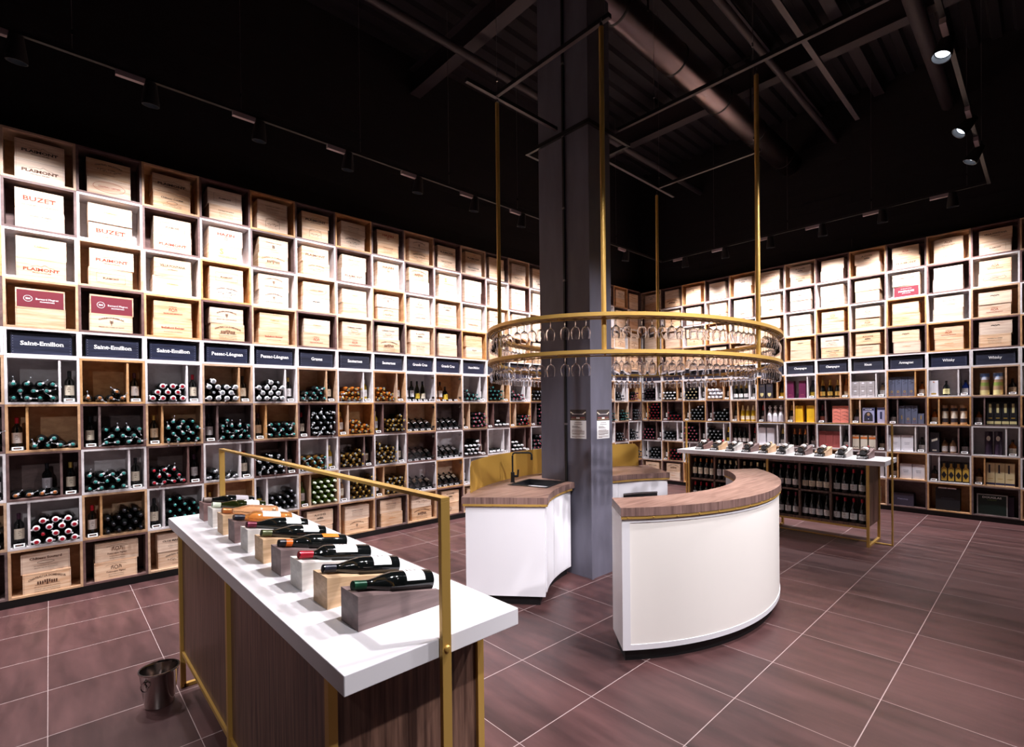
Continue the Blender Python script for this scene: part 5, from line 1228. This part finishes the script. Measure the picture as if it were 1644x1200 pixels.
# spot lights
_sp = {}
def spot(pos, aim, power, angle, blend, label, grp, glow=False, along='y', size=1.0, rad=.04):
    e = thing('spotlight', label, 'spotlight', T_(*pos), grp)
    if along not in _sp:
        m = MB()
        if along == 'y': m.box(-.02, .02, -.25, -.04, -.046, 0, 'adapter_grey')
        else: m.box(-.25, -.04, -.02, .02, -.046, 0, 'adapter_grey')
        _sp[along] = m.mesh('adapter')
        _sp['arm'] = MB().lathe([(.010, -.075), (.010, 0)], 10, 'track_black').mesh('arm')
        _sp['head'] = MB().lathe([(.038, .0), (.046, .005), (.068, .165), (.068, .195), (.062, .195), (.046, .075), (0, .074)], 24, 'track_black', caps=True).mesh('lamp_head', smooth=True)
        _sp['lens'] = MB().lathe([(.044, .0755), (.044, .0765), (0, .077)], 20, 'lens_glow').mesh('lens')
        _sp['lens_front'] = MB().lathe([(.050, .150), (.050, .151), (0, .152)], 24, 'lens_glow').mesh('lens')
    for nm, me in (('adapter', _sp[along]), ('arm', _sp['arm'])):
        o = bpy.data.objects.new(nm, me); COL.objects.link(o); o.parent = e
    d = (Vector(aim) - Vector(pos)).normalized(); q = d.to_track_quat('Z', 'Y').to_matrix().to_4x4()
    Hd = T_(0, 0, -.062) @ q @ T_(0, 0, -.05)
    h = bpy.data.objects.new('lamp_head', _sp['head']); COL.objects.link(h); h.parent = e; h.matrix_local = Hd
    l = bpy.data.objects.new('lens', _sp['lens_front' if glow else 'lens']); COL.objects.link(l); l.parent = h
    ld = bpy.data.lights.new('spot_beam', 'SPOT'); ld.energy = power; ld.spot_size = math.radians(angle); ld.spot_blend = blend; ld.color = LAMP_COL; ld.shadow_soft_size = rad
    lo = bpy.data.objects.new('spot_beam', ld); COL.objects.link(lo); lo.parent = h; lo.matrix_local = T_(0, 0, .20) @ Rx(PI)
    return e
PL = ['first', 'second', 'third', 'fourth', 'fifth', 'sixth', 'seventh', 'eighth', 'ninth', 'tenth', 'eleventh', 'twelfth']
ys = [-11.95, -11.02, -10.08, -9.22, -8.31, -7.36, -6.42, -5.50, -4.57, -3.64, -2.7, -1.8]
for k, y_ in enumerate(ys):
    spot((.78, y_, ZW), (0, y_ + rnd.uniform(-.03, .03), 0.3), WALL_W, 106, .95, f"black spotlight {'behind the camera' if k < 2 else PL[k - 2] + ' from the left photo edge'} on the left wall track", 'spotlights on the left wall track')
for k in range(6):
    x_ = 1.3 + k * .81
    spot((x_, -.53, ZW), (x_ + rnd.uniform(-.03, .03), 0, 0.3), WALL_W, 106, .95, f"black spotlight {PL[k]} from the corner on the right wall track", 'spotlights on the right wall track', along='x')
side = [(-2.05, (3.7, -2.6, 1)), (-2.9, (2.75, -4.7, 1.0)), (-4.6, (4.7, -6.2, .3)), (-5.7, (4.4, -9.0, 1)), (-6.4, (3.9, -6.4, .9)), (-6.95, (3.0, -9.1, 1)), (-7.7, (4.2, -9.1, 1)), (-8.4, (3.3, -5.9, .9)), (-11.2, (3.3, -7.4, .5))]
for k, (y_, aim) in enumerate(side):
    spot((5.72, y_, ZW), aim, SIDE_W if k < 8 else SIDE_W * 2.0, 54 if k < 7 else 40 if k < 8 else 26, .9, ['black spotlight nearest the right wall on the side track', 'second black spotlight from the right wall on the side track', 'largest visible spotlight at the upper right'][k] if k < 3 else 'spotlight on the side track above and behind the camera',
         'spotlights on the side track', rad=.05, glow=True)
# more shop spotlights behind the camera on the same kind of track
track('light track across the shop behind the camera', (7.6, -12.8), (7.6, -.9), [(7.6, -4), (7.6, -8)], z=ZW)
for k, (y_, aim) in enumerate([(-2.6, (6.5, -2.3, 0)), (-4.6, (6.0, -4.6, 0)), (-6.6, (5.0, -6.7, .2)), (-9.0, (5.9, -8.6, 0)), (-12.2, (2.2, -11.2, 0))]):
    spot((7.6, y_, ZW), aim, HALL_W * (2.3 if k == 2 else 1), 62, .8, 'spotlight on the track behind the camera', 'spotlights behind the camera', rad=.05)
spot((7.6, -5.2, ZW), (3.15, -5.8, 1.5), HALL_W * 1.8, 38, .7, 'spotlight on the track behind the camera', 'spotlights behind the camera', rad=.05)
